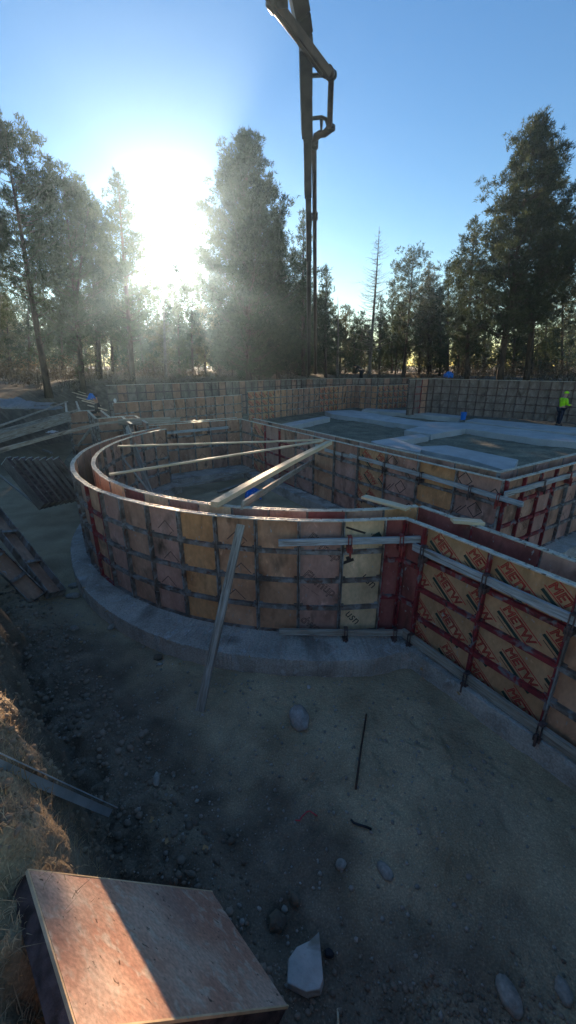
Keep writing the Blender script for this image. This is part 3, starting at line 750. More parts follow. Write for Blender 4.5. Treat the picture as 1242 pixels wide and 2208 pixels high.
# walers
def clamp_part(parent_obj, tpos, zoff, red=False, s=1.0):
    """bracket clamp hooked over a waler: local x along the board"""
    mb = MB()
    for sgn in (-1, 1): mb.box(tpos + sgn * 0.022 - 0.007, tpos + sgn * 0.022 + 0.007, 0.050, 0.064, -0.10, 0.07)
    mb.box(tpos - 0.030, tpos + 0.030, -0.03, 0.064, 0.070, 0.084)
    mb.box(tpos - 0.038, tpos + 0.038, -0.05, 0.075, -0.15, -0.075)
    mb.box(tpos - 0.012, tpos + 0.012, 0.064, 0.10, -0.20, -0.03)
    mb.v = [(x, y * s, z * s) for x, y, z in mb.v]
    o = mb.build('clamp', M['clamp_red'] if red else M['clamp'], parent_obj, bevel=0.004)
    return o
def waler(p0, p1, side, label, clamps, red=(), m='waler', th=0.045, ht=0.092, seed=0):
    """side=+1: clamps on the left side of p0->p1"""
    o = board('waler_board', p0, p1, th, ht, M[m], label, 'waler', seed=seed)
    for i, c in enumerate(clamps):
        k = clamp_part(o, c * (Vector(p1) - Vector(p0)).length, 0, i in red)
        if side < 0: k.scale = (1, -1, 1)
    return o
def wv(p, z): return Vector((p[0], p[1], z))
WO = 0.058
# ring walers: chords in front of the first panels
rA = (0.51 + (RO + 0.10) * math.cos(R(-99.5)), 10.71 + (RO + 0.04) * math.sin(R(-99.5)) - 0.10)
waler(wv((-0.13, 4.93), 1.86), wv((1.80, 4.96), 1.90), -1, 'upper grey waler board across the cream panel at the corner, top of the curved wall', [0.50, 0.86], red=(0, 1), seed=21)
waler(wv((-0.13, 4.93), 0.42), wv((1.72, 4.93), 0.40), -1, 'lower weathered waler board at the foot of the curved wall beside the corner', [0.53, 0.92], m='lumber', red=(), seed=22)
q0 = Vector((1.86, 4.90)); n_out = Vector((-nrm2.x, -nrm2.y))
def nw(a, b, z): p = q0 + u * a + n_out * b; return Vector((p.x, p.y, z))
waler(nw(-0.12, DEP + 0.03, 1.80), nw(5.4, DEP + 0.03, 1.80), 1 if False else -1, 'long pale grey waler board along the upper part of the near straight wall', [0.035, 0.195, 0.36, 0.53], m='waler', seed=23, ht=0.10)
waler(nw(-0.12, DEP + 0.035, 0.40), nw(5.4, DEP + 0.035, 0.40), -1, 'long brownish waler board along the foot of the near straight wall', [0.03, 0.195, 0.36, 0.53], m='lumber', seed=24, ht=0.13, th=0.055)
def rw(a, b, z): p = off(P_near, -a, -b); return Vector((p[0], p[1], z))
waler(rw(-0.45, DEP + .03, 1.80), rw(4.2, DEP + .03, 1.84), 1, 'grey waler board on the long room wall, ending past the red corner', [0.095, 0.22, 0.48, 0.72], red=(0,), seed=25)
waler(rw(4.1, DEP + .03, 1.80), rw(5.3, DEP + .03, 1.80), 1, 'short grey waler board in the middle of the long room wall', [0.3], seed=26)
waler(rw(5.6, DEP + .03, 1.86), rw(9.9, DEP + .03, 1.80), 1, 'hazy waler board at the far end of the long room wall', [0.1, 0.5], seed=27)
def cw(a, b, z): p = off(P_near, b, a); return Vector((p[0], p[1], z))
waler(cw(-0.12, DEP + .03, 1.90), cw(5.5, DEP + .03, 1.90), -1, 'blue grey waler board along the wall right of the red corner', [0.23, 0.42], red=(1,), seed=28, ht=0.10)
waler(wv((-4.6, 14.05), 1.85), wv((-2.3, 15.55), 1.85), -1, 'hazy waler board on the back wall of the round room', [0.2, 0.7], seed=29)
# boards across the left bank to the stepped wall
for a, b, wd_, lab in (((-40, 932, 2.6), (146, 866, 2.35), 0.05, 'long brace board from the left bank to the stepped wall, farthest of four'),
                       ((-40, 941, 2.5), (168, 885, 2.3), 0.10, 'second long brace board from the back over the left bank'),
                       ((-40, 955, 2.45), (152, 901, 2.3), 0.22, 'broad board over the left bank with its wide face showing'),
                       ((-40, 983, 2.4), (212, 914, 2.32), 0.09, 'nearest long brace board crossing from the left bank')):
    board('brace_board', at(*a), at(*b), 0.045, wd_, M['lumber'], lab, seed=int(wd_ * 100))
board('brace_board', at(205, 915, 2.30), at(292, 905, 2.30), 0.05, 0.07, M['lumber'], 'short board on the stepped wall where the round wall begins', seed=41)
board('spacer_board', at(255, 910, 2.25), at(368, 906, 2.28), 0.04, 0.22, M['lumber'], 'board set on edge over the junction of the round wall and the back wall', seed=42)
board('spacer_board', at(355, 908, 2.25), at(388, 905, 2.25), 0.04, 0.16, M['lumber'], 'short upright board right of the one over the back wall junction', seed=43)
# cross pieces like a ladder over the left stepped wall
for i, (x, y) in enumerate(((150, 838), (160, 845), (172, 856), (183, 864), (196, 874))):
    o = board('cross_tie', at(x - 6, y, 2.40), at(x + 34, y + 11, 2.40), 0.06, 0.04, M['lumber_new'],
              'one of the short pale ties lying across the stepped wall on the left', seed=50 + i, group='ties across the stepped wall', cat='tie')
board('prop_board', at(160, 975, 0.3), at(195, 925, 2.0), 0.05, 0.09, M['lumber'], 'slim prop leaning against the stepped wall left of the ring', seed=60)

# ------------------------------------------------------------------ loose form panels
def loose_panel(name, origin, xdir, zdir, wd, h, rows, label, plyk='ply_grey', fm='steel', group=None, depth=DEP):
    """origin: bottom-left; xdir across, zdir up the panel; ribs on x cross z side (-y local -> we use right-handed frame)"""
    x = Vector(xdir).normalized(); z = Vector(zdir); z = (z - x * z.dot(x)).normalized(); y = z.cross(x)
    root = bpy.data.objects.new(name, None); COL.objects.link(root)
    root.matrix_world = Matrix.Translation(origin) @ Matrix((x, y, z)).transposed().to_4x4()
    tag(root, label, 'form panel', group)
    f = link('frame', frame_mesh(wd, h, rows), None, root)
    if not f.data.materials: f.data.materials.append(M['steel'])
    f.material_slots[0].link = 'OBJECT'; f.material_slots[0].material = M[fm]
    link('plywood_sheet', ply_mesh(wd, h, plyk), None, root)
    f.scale = (1, 1.9, 1)
    return root
# the big one in front: plywood face up
PA, PB, PC, PD = Vector((-1.33, 1.28, 1.72)), Vector((-0.57, 1.99, 0.30)), Vector((0.0, 1.25, 0.30)), Vector((-0.82, 0.72, 1.72))
PA, PB, PC, PD = at(60, 1875, 1.60), at(458, 1922, 0.34), at(622, 2168, 0.34), at(166, 2222, 1.60)
def big_panel():
    root = empty('form_panel', PD); tag(root, 'large form panel lying face up on the near bank, its left part sunlit orange', 'form panel')
    x = (PA - PD); z = (PB - PA)
    nrm_ = x.cross(z).normalized()
    if nrm_.z < 0: nrm_ = -nrm_
    c = [p - PD for p in (PA, PB, PC, PD)]
    cen = sum(c, Vector()) / 4
    mb = MB(); n = len(mb.v)
    G = 24
    def P(s, t): return (c[3] * (1 - s) + c[0] * s) * (1 - t) + (c[2] * (1 - s) + c[1] * s) * t
    for lev in (0.0, -0.016):
        for i in range(G + 1):
            for j in range(G + 1): mb.v.append(tuple(P(0.006 + 0.988 * i / G, 0.006 + 0.988 * j / G) + nrm_ * (lev + 0.002 * math.sin(j * 0.9) * math.sin(i * 0.3))))
    N = (G + 1) ** 2
    for i in range(G):
        for j in range(G):
            a = i * (G + 1) + j; q = (a, a + 1, a + G + 2, a + G + 1)
            mb.f.append(q); mb.f.append(tuple(N + v for v in q[::-1]))
    for k in range(G):
        for a, b in ((k, k + 1), (G * (G + 1) + k + 1, G * (G + 1) + k), ((k + 1) * (G + 1), k * (G + 1)), (k * (G + 1) + G, (k + 1) * (G + 1) + G)):
            mb.f.append((a, b, b + N, a + N)[::-1])
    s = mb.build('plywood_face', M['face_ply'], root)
    # local-space coordinates for the grain are the object's own
    fr = MB()
    for a, b in ((0, 1), (1, 2), (2, 3), (3, 0)):
        pa, pb_ = c[a], c[b]; inw = (cen - (pa + pb_) / 2); inw = (inw - (pb_ - pa).normalized() * inw.dot((pb_ - pa).normalized())).normalized()
        fr.bar(pa + inw * 0.006 - nrm_ * 0.062, pb_ + inw * 0.006 - nrm_ * 0.062, 0.008, 0.095, nrm_)
        fr.bar(pa + inw * 0.02 - nrm_ * 0.112, pb_ + inw * 0.02 - nrm_ * 0.112, 0.034, 0.006, nrm_)
    for k in range(1, 5):
        t = k / 5; fr.bar(P(0.01, t) - nrm_ * 0.06, P(0.99, t) - nrm_ * 0.06, 0.012, 0.08, nrm_)
    fr.build('frame', M['clamp'], root)
    ed = MB()   # the worn yellowish edge of the sheet
    for a, b in ((2, 3), (3, 0), (0, 1)):
        pa, pb_ = c[a], c[b]; ed.bar(pa - nrm_ * 0.0065, pb_ - nrm_ * 0.0065, 0.010, 0.016, nrm_)
    ed.build('edge_strip', M['ply_cream'], root)
    return root
big_panel()
# two leaning at the far left, ribs up
def lean(px0, py0, z0, px1, py1, z1, wd, label, plyk='ply_cream', wdir=(0.62, 0.78, 0), rows=4, fm='steel', flip=False, group=None):
    top = at(px0, py0, z0); bot = at(px1, py1, z1)
    zd = top - bot; h = zd.length; x = Vector(wdir)
    if flip: return loose_panel('form_panel', bot, x, zd, wd, h, rows, label, plyk, fm, group)
    return loose_panel('form_panel', bot + x.normalized() * wd, -x, zd, wd, h, rows, label, plyk, fm, group)
def lean2(bot, top, other, label, plyk, wd, rows=4, cap=False, group=None, fm='steel'):
    o_ = at(*bot); zd = at(*top) - o_; x = at(*other) - o_; h = zd.length
    zn = zd.normalized(); xn = (x - zn * x.dot(zn)).normalized(); y = zn.cross(xn)
    if y.dot(Vector((0, 0, CZ)) - o_) < 0: o_ = o_ + xn * wd; xn = -xn      # ribs towards the open side
    if cap: o_ = o_ + xn * wd; xn = -xn      # plywood towards the open side
    root = loose_panel('form_panel', o_, xn, zd, wd, h, rows, label, plyk, fm, group)
    if cap: c = link('top_rail', rail_mesh(wd, h), M['top_rail'], root); c.scale = (1, 1.9, 1)
    return root
lean2((100, 1292, .08), (-95, 1040, 1.75), (122, 1272, .08), 'ribbed form panel leaning on the left bank, upper of two crossing ones', 'ply_brown', 0.34)
lean2((66, 1304, .05), (-120, 1120, 1.55), (92, 1296, .05), 'ribbed form panel leaning on the left bank, lower of two crossing ones', 'ply_brown', 0.30)
for i in range(8):
    lean2((84 + i * 11.5, 1100 - i * 2.5, 0.34), (2 + i * 14, 1002 - i * 0.5, 1.55), (86 + i * 11.5, 1080 - i * 2.5, 0.62),
          'one of the dark form panels stacked leaning on the left bank below the long boards', 'ply_dark', 0.34, 4, True, 'form panels stacked against the left bank', 'clamp')
board('loose_board', at(75, 1000, 0.9), at(165, 1075, 0.1), 0.09, 0.04, M['lumber'], 'board leaning beside the stack of form panels at left', seed=70)
board('loose_board', at(-20, 1010, 1.1), at(80, 1090, 0.05), 0.07, 0.04, M['lumber'], 'board lying in front of the stack of form panels at left', seed=71)
board('scrap_block', at(93, 970, 0.3), at(112, 977, 0.3), 0.10, 0.09, M['lumber'], 'small wood block on the dirt right of the long boards', seed=72)
# steel angle lying over the near bank
sa = MB(); p0 = at(-60, 1596, 2.08); p1 = at(246, 1738, 0.42)
sa.bar(p0, p1, 0.085, 0.008); sa.bar(p0 + Vector((-0.02, -0.042, -0.03)), p1 + Vector((-0.02, -0.042, -0.03)), 0.008, 0.06)
dvec = (p1 - p0).normalized()
o = sa.build('steel_angle', M['galv']); tag(o, 'long grey steel angle lying across the dark near bank at left', 'steel angle')
for k in range(7):
    c = p0.lerp(p1, 0.1 + k * 0.135); MB().bar(c - dvec * 0.012 + Vector((0, 0, 0.006)), c + dvec * 0.012 + Vector((0, 0, 0.006)), 0.014, 0.004).build('slot', M['stone_dark'], o)

# ------------------------------------------------------------------ stones and scatter
def rock_mesh(rx, ry, rz, seed, sub=3, rough=0.18, flat_=0.0):
    bm = bmesh.new(); bmesh.ops.create_icosphere(bm, subdivisions=sub, radius=1)
    rr = np.random.RandomState(seed); planes = [(Vector(rr.randn(3)).normalized(), rr.uniform(0.72, 0.98)) for _ in range(9)]
    offs = rr.uniform(0, 50, 3)
    from mathutils import noise
    for v in bm.verts:
        p = v.co.copy()
        if flat_:
            for n_, d_ in planes:
                e = p.dot(n_) - d_
                if e > 0: p -= n_ * e * flat_
        p *= 1 + rough * noise.fractal(p * 1.6 + Vector(offs), 1.0, 2.0, 3)
        v.co = Vector((p.x * rx, p.y * ry, p.z * rz))
    me = bpy.data.meshes.new('stone'); bm.to_mesh(me); bm.free()
    me.polygons.foreach_set('use_smooth', [flat_ < 0.7] * len(me.polygons)); return me
def stone(px, py, rx, ry, rz, m, label, rz_=0, seed=1, sink=0.3, flat_=0.3, name='stone', cat='stone', sub=3):
    p = at(px, py, 0.02); z = gz(p.x, p.y); p = at(px, py, z + rz * (1 - 2 * sink) * 0.6); z = gz(p.x, p.y)
    o = link(name, rock_mesh(rx, ry, rz, seed, sub, flat_=flat_), M[m]); o.location = (p.x, p.y, z + rz * (1 - 2 * sink)); o.rotation_euler = (0.05, 0.04, rz_)
    tag(o, label, cat); return o
stone(645, 1550, 0.125, 0.175, 0.10, 'stone_big', 'large smooth oval grey stone in the middle of the bare dirt', 0.15, 2, 0.2)
def slab():
    px = [(688, 2010), (694, 2078), (697, 2110), (690, 2133), (662, 2139), (640, 2128), (620, 2117), (622, 2065), (640, 2040), (668, 2028)]
    z = 0.09; P = [at(x, y, z) for x, y in px]; c = sum(P, Vector()) / len(P)
    mb = MB(); n = len(P)
    for p in P: q = p - c; mb.v.append((q.x, q.y, q.z + 0.02 * q.x / 0.2))
    for p in P: q = (p - c) * 1.06; mb.v.append((q.x, q.y, -0.07))
    mb.v.append((0.01, 0, 0.012)); mb.v.append((0, 0, -0.07))
    for i in range(n):
        j = (i + 1) % n; mb.f += [(i, 2 * n, j)[::-1], (i, j, n + j, n + i)[::-1], (n + i, n + j, 2 * n + 1)[::-1]]
    o = mb.build('concrete_slab_piece', M['stone_pale'], bevel=0.006, loc=(c.x, c.y, z)); bm = bmesh.new(); bm.from_mesh(o.data); bmesh.ops.recalc_face_normals(bm, faces=bm.faces); bm.to_mesh(o.data); bm.free()
    tag(o, 'pale triangular piece of broken concrete on the dirt at the bottom', 'concrete piece')
slab()
for i_, (x_, y_, s_) in enumerate(((205, 1310, .05), (222, 1322, .035), (262, 1352, .04), (285, 1372, .035), (310, 1395, .03), (352, 1425, .028), (200, 1290, .03), (405, 1450, .022))):
    stone(x_, y_, s_, s_ * 0.8, s_ * 0.7, 'stone', ('fist sized', 'small', 'rounded', 'little', 'tiny', 'stubby', 'dusty', 'pebble sized')[i_] + ' stone, one of the string of stones at the foot of the curved footing', i_, 40 + i_, 0.2, 0.5, sub=2)
stone(710, 2057, 0.036, 0.03, 0.025, 'stone_dark', 'small black lump right of the pale triangular concrete piece', 0, 5, 0.1, 0.8)
stone(597, 1990, 0.075, 0.07, 0.06, 'stone_brown', 'angular brown stone between the big panel and the pale concrete piece', 0.3, 6, 0.2, 0.8)
stone(634, 1940, 0.038, 0.055, 0.04, 'stone_brown', 'narrow brown stone just above the angular brown one', 0.6, 7, 0.2, 0.8)
stone(1097, 2148, 0.070, 0.11, 0.05, 'stone', 'flat oblong stone near the bottom right, left one of two', 0.25, 8, 0.35, 0.5)
stone(1216, 2140, 0.055, 0.075, 0.04, 'stone', 'rounded stone at the bottom right corner of the picture', -0.2, 9, 0.35, 0.5)
stone(830, 1878, 0.055, 0.085, 0.03, 'stone', 'half buried flat stone right of the bent stick', 0.6, 10, 0.4, 0.4)
stone(735, 1864, 0.05, 0.045, 0.03, 'stone', 'half buried round stone below the bent stick', 0.1, 11, 0.35, 0.4)
stone(242, 1352, 0.055, 0.085, 0.05, 'stone', 'oval stone on the dirt against the foot of the footing', -0.5, 12, 0.2)
stone(161, 1357, 0.065, 0.06, 0.055, 'stone', 'round grey stone by itself left of the footing', 0, 13, 0.2)
stone(158, 1286, 0.14, 0.075, 0.05, 'stone', 'flat oblong stone left of the curved footing', 0.2, 14, 0.2)
stone(160, 1263, 0.10, 0.08, 0.05, 'stone', 'stone behind the flat oblong one, left of the curved footing', 0.4, 15, 0.2)
stone(338, 1686, 0.035, 0.075, 0.04, 'stone', 'pale upright stone on the dark dirt between brace and big panel', 0.2, 16, 0.2)
stone(666, 1482, 0.028, 0.03, 0.02, 'stone_pale', 'small pale stone just behind the large oval stone', 0, 17, 0.2)
stone(341, 1418, 0.07, 0.06, 0.05, 'stone_brown', 'brownish stone lying close to the footing left of the brace', 0.3, 18, 0.2, 0.6)
stone(344, 1433, 0.03, 0.025, 0.02, 'stone_pale', 'small pale stone in front of the brownish one near the brace', 0.3, 19, 0.1, 0.6)
# rebar, stick, ribbon, paint mark
def ground_tube(name, pix, r, m, label, cat, lift=0.01):
    pts = []
    for x, y in pix:
        p = at(x, y, 0.03); z = gz(p.x, p.y); p = at(x, y, z + r + lift); p.z = gz(p.x, p.y) + r + lift; pts.append(p)
    c = pts[0].copy(); o = MB().tube([p - c for p in pts], r, 6).build(name, M[m], smooth=True, loc=c); tag(o, label, cat); return o
ground_tube('rebar', [(790, 1540), (785, 1572), (779, 1610), (773, 1655), (767, 1702)], 0.011, 'rebar', 'straight rusty steel rod on the dirt right of the large oval stone', 'rebar', 0.03)
ground_tube('bent_stick', [(757, 1768), (763, 1775), (775, 1779), (790, 1783), (801, 1788)], 0.011, 'stone_dark', 'short dark bent stick on the dirt below the steel rod', 'stick')
ground_tube('red_ribbon', [(637, 1768), (646, 1769), (652, 1760), (662, 1750), (668, 1748), (676, 1756), (684, 1760)], 0.006, 'ribbon', 'crumpled red plastic ribbon on the dirt below the oval stone', 'ribbon')
ground_tube('survey_stake', [(728, 2175), (729, 2195), (730, 2230)], 0.008, 'lumber_new', 'thin pale stick at the bottom edge below the black lump', 'stick')
# gravel and clods
def scatter(n, region, rad, seed, name, m, label, shape_n=5, flat_=0.6):
    rs = np.random.RandomState(seed); V = []; Fc = []; base = 0
    prot = []
    for k in range(shape_n):
        me = rock_mesh(1, 1, 0.7, seed * 10 + k, 1, 0.3, 0.8); v = np.zeros(len(me.vertices) * 3); me.vertices.foreach_get('co', v)
        f = np.array([p.vertices[:] for p in me.polygons]); prot.append((v.reshape(-1, 3), f)); bpy.data.meshes.remove(me)
    P = region(rs, n); hz, dz = ground_h(P[:, 0], P[:, 1])
    for i in range(len(P)):
        v, f = prot[i % shape_n]; r = rad[0] * (rad[1] / rad[0]) ** (rs.rand() ** 2.6); a = rs.rand() * 6.28; s = rs.uniform(0.6, 1.2, 3) * r
        q = v * s; c_, s_ = math.cos(a), math.sin(a)
        q = np.c_[q[:, 0] * c_ - q[:, 1] * s_, q[:, 0] * s_ + q[:, 1] * c_, q[:, 2]] + np.array([P[i, 0], P[i, 1], hz[i] + r * 0.25])
        V.append(q); Fc.append(f + base); base += len(q)
    me = np_mesh(name, np.concatenate(V), np.concatenate(Fc)); o = link(name, me, M[m]); tag(o, label, kind='stuff'); return o
def inpit(x, y):
    d = seg_dist(x, y, TOE); r = np.hypot(x - RC.x, y - RC.y)
    near = (x - 1.86) * nrm2.x + (y - 4.9) * nrm2.y
    return (d < 0) & ((r > 6.3) | (y > 16)) & ~((near > -0.45) & (x > 1.3)) & (y < 14)
def reg_floor(rs, n):
    x = rs.uniform(-5, 3.8, n * 3); y = 1.0 + 7.0 * rs.rand(n * 3) ** 1.2; k = inpit(x, y) & (vnoise(x * 0.9, y * 0.9, 4) + 0.25 * (x < 0) > -0.12 + rs.uniform(-0.25, 0.25, n * 3)); return np.c_[x[k], y[k]][:n]
def reg_toe(rs, n):
    x = rs.uniform(-5.5, 0.9, n * 6); y = rs.uniform(0.8, 7, n * 6); d = seg_dist(x, y, TOE); k = (np.abs(d + 0.35) < 0.55 * rs.rand(len(x)) ** 0.5) & inpit(x, y); return np.c_[x[k], y[k]][:n]
def reg_bank(rs, n):
    x = rs.uniform(-5.5, 0.0, n * 6); y = rs.uniform(0.4, 7, n * 6); d = seg_dist(x, y, TOE); k = (d > 0) & (d < 0.9) & ~((x > -1.5) & (y < 2.1)); return np.c_[x[k], y[k]][:n]
scatter(4200, reg_floor, (0.004, 0.028), 3, 'gravel', 'stone', 'grey gravel strewn over the dirt floor')
scatter(260, reg_floor, (0.004, 0.014), 4, 'pale_gravel', 'stone_pale', 'scattered pale pebbles on the dirt floor')
M['clod'] = mat('soil_clod', [(0.3, (0.14, 0.11, 0.082)), (0.6, (0.30, 0.235, 0.175))], 6, 0.95, bump=0.5, coords='Generated', bscale=200)
scatter(2200, reg_toe, (0.008, 0.05), 5, 'soil_clods', 'clod', 'dark loose clods of soil along the foot of the bank')
scatter(900, lambda rs, n: (lambda x, y: np.c_[x, y])(rs.normal(0.9, 0.55, n), rs.normal(1.35, 0.16, n)), (0.006, 0.03), 8, 'soil_crumbs', 'clod', 'dark soil crumbs along the bottom of the picture')
M['clod_brown'] = mat('brown_soil_clod', [(0.3, (0.18, 0.12, 0.08)), (0.6, (0.36, 0.26, 0.17))], 6, 0.95, bump=0.5, coords='Generated', bscale=200)
scatter(3600, reg_bank, (0.008, 0.045), 6, 'bank_clods', 'clod_brown', 'brown crumbling soil on the bank')
# grass on the bank
def grass(n, seed, xr, yr, dmin, dmax, hr, name, label, mk='dry_grass', lay=0.5):
    rs = np.random.RandomState(seed); x = rs.uniform(*xr, n * 5); y = rs.uniform(*yr, n * 5); d = seg_dist(x, y, TOE) + fbm(x, y, [(2.5, 0.6)], 71)
    k = (d > dmin) & (d < dmax) & (vnoise(x * 4, y * 4, 8) > -0.22); x = x[k][:n]; y = y[k][:n]; z = ground_h(x, y)[0]; n = len(x)
    a = rs.rand(n) * 6.28; L_ = rs.uniform(*hr, n); tilt = rs.uniform(0.2, 1.45, n) * (0.6 + lay * 0.8); w_ = rs.uniform(0.0012, 0.003, n)
    dx, dy = np.cos(a), np.sin(a); hx = L_ * np.sin(np.minimum(tilt, 1.5)); hz = L_ * np.cos(np.minimum(tilt, 1.5)) + 0.01
    b0 = np.c_[x - dy * w_, y + dx * w_, z - 0.01]; b1 = np.c_[x + dy * w_, y - dx * w_, z - 0.01]
    m0 = np.c_[x + dx * hx * 0.4 - dy * w_ * 0.8, y + dy * hx * 0.4 + dx * w_ * 0.8, z + hz * 0.65]; m1 = np.c_[x + dx * hx * 0.4 + dy * w_ * 0.8, y + dy * hx * 0.4 - dx * w_ * 0.8, z + hz * 0.65]
    t = np.c_[x + dx * hx, y + dy * hx, z + hz * 0.85]
    V = np.stack([b0, b1, m1, m0, t], 1).reshape(-1, 3); i = np.arange(n)[:, None] * 5
    F = np.concatenate([i + np.array([[0, 1, 2]]), i + np.array([[0, 2, 3]]), i + np.array([[3, 2, 4]])])
    o = link(name, np_mesh(name, V, F), M[mk]); tag(o, label, kind='stuff')
grass(8000, 1, (-3.2, 0.2), (0.3, 3.2), 0.35, 1.6, (0.03, 0.11), 'dry_grass', 'matted dry grass and roots on top of the near bank', lay=0.9)
grass(900, 2, (-3.2, -0.2), (0.3, 3.2), 0.45, 1.6, (0.10, 0.26), 'grass_stalks', 'long pale stalks sticking out of the near bank', lay=0.6)
grass(6000, 3, (-7, -2.5), (3.0, 9), 0.45, 2.4, (0.05, 0.2), 'dry_grass', 'dry grass hanging over the bank farther left')
# fallen leaves on dirt and footing
def leaf_mesh():
    mb = MB(); mb.v = [(0, 0, 0), (0.02, 0.012, 0.006), (0.05, 0.004, 0.012), (0.03, -0.016, 0.004), (0.012, -0.02, 0.008), (0.028, 0.03, 0.01)]; mb.f = [(0, 1, 2, 3), (0, 3, 4), (1, 5, 2)]
    return mb.mesh('leaf')
lm = leaf_mesh(); lm.materials.append(M['leaf'])
for i, (x, y, z) in enumerate(((360, 1382, 0.31), (543, 1420, 0.27), (234, 1319, 0.28), (184, 1268, 0.3), (176, 1393, 0), (386, 1438, 0), (650, 1436, 0.2), (912, 1442, 0.31), (988, 1500, 0.31), (220, 1465, 0), (325, 1795, 0), (450, 1868, 0), (370, 1848, 0))):
    p = at(x, y, z)
    if z == 0: p.z = gz(p.x, p.y) + 0.012
    o = link('fallen_leaf', lm, None, loc=(p.x, p.y, p.z + 0.008), rot=(rnd.uniform(-.3, .3), rnd.uniform(-.3, .3), rnd.uniform(0, 6))); o.scale = (1.1,) * 3
    tag(o, 'small dry brown leaf lying about the footing and the dirt floor', 'leaf', 'fallen leaves on footing and dirt')

# ------------------------------------------------------------------ bits in the basement
def bucket():
    p = at(998, 905, 0.76); mb = MB(); n = 20
    rings = [(0.13, 0), (0.135, 0.02), (0.16, 0.38), (0.168, 0.38), (0.168, 0.41), (0.155, 0.41), (0.125, 0.03)]
    for r, z in rings:
        for k in range(n): mb.v.append((r * math.cos(6.2832 * k / n), r * math.sin(6.2832 * k / n), z))
    for i in range(len(rings) - 1):
        for k in range(n): mb.f.append((i * n + k, i * n + (k + 1) % n, (i + 1) * n + (k + 1) % n, (i + 1) * n + k))
    mb.f.append(tuple(range(n))[::-1]); mb.f.append(tuple((len(rings) - 1) * n + k for k in range(n)))
    root = empty('bucket', p); root.scale = (1.15,) * 3; tag(root, 'blue plastic bucket on the pale footing', 'bucket')
    mb.build('pail', M['blue'], root)
    MB().tube([(0.165 * math.cos(t), 0.02, 0.39 - 0.13 * math.sin(t)) for t in [math.pi * k / 10 for k in range(11)]], 0.004, 5).build('handle', M['steel'], root)
bucket()
def cloth(name, px, py, z, sx, sy, m, label, cat, seed, hgt=0.12, depth=None):
    p = at(px, py, z) if depth is None else at(px, py, None, depth); n = 14; rs = np.random.RandomState(seed)
    gx_, gy_ = np.meshgrid(np.linspace(-1, 1, n), np.linspace(-1, 1, n)); gx_, gy_ = gx_.ravel(), gy_.ravel()
    r_ = 1 + fbm(gx_ * 2 + seed, gy_ * 2, [(1, 0.5)], seed)
    zz = hgt * (1 - gx_ ** 2 * 0.7) * (1 - gy_ ** 2 * 0.7) * (0.5 + r_ / 2) + fbm(gx_, gy_, [(3, hgt * 0.8), (7, hgt * 0.4)], seed)
    V = np.c_[gx_ * sx * r_, gy_ * sy * r_, np.maximum(zz, 0.004)]
    i = (np.arange(n - 1)[:, None] * n + np.arange(n - 1)[None, :]).ravel(); F = np.c_[i, i + 1, i + n + 1, i + n]
    o = link(name, np_mesh(name, V, F, True), M[m], loc=p)
    so = o.modifiers.new('solid', 'SOLIDIFY'); so.thickness = 0.006
    tag(o, label, cat); return o
cloth('tarp', 548, 1068, 0.08, 0.25, 0.40, 'blue', 'crumpled blue plastic on the floor of the round room under the brace', 'tarp', 3, 0.2)
cloth('plastic_sheet', 18, 878, 2.45, 1.4, 0.9, 'tarp', 'crumpled pale blue sheeting on the left bank below the brush', 'sheeting', 5, 0.35)
cloth('plastic_sheet', 100, 882, 2.2, 0.7, 0.5, 'tarp', 'small grey blue sheet on the bank just right of the large sheeting', 'sheeting', 6, 0.12)
cloth('paper_scrap', 112, 932, 1.3, 0.16, 0.2, 'white', 'white scrap lying on the bank between the long boards', 'scrap', 7, 0.08)

# ------------------------------------------------------------------ people
def skin_chain(chains, radii_scale=1.0):
    """chains: list of lists of (co, r). returns mesh via skin modifier"""
    verts = []; edges = []; rad = []; idx = {}
    for ch in chains:
        prev = None
        for co, r in ch:
            k = tuple(round(c, 3) for c in co)
            if k not in idx: idx[k] = len(verts); verts.append(co); rad.append(r)
            if prev is not None and prev != idx[k]: edges.append((prev, idx[k]))
            prev = idx[k]
    me = bpy.data.meshes.new('sk'); me.from_pydata(verts, edges, []); o = bpy.data.objects.new('sk', me); COL.objects.link(o)
    o.modifiers.new('s', 'SKIN'); sv = me.skin_vertices[0].data
    for i, r in enumerate(rad): sv[i].radius = (r, r)
    sv[0].use_root = True
    ss = o.modifiers.new('d', 'SUBSURF'); ss.levels = ss.render_levels = 1
    dg = bpy.context.evaluated_depsgraph_get(); dg.update(); m2 = bpy.data.meshes.new_from_object(o.evaluated_get(dg)); bpy.data.objects.remove(o)
    m2.polygons.foreach_set('use_smooth', [True] * len(m2.polygons)); return m2
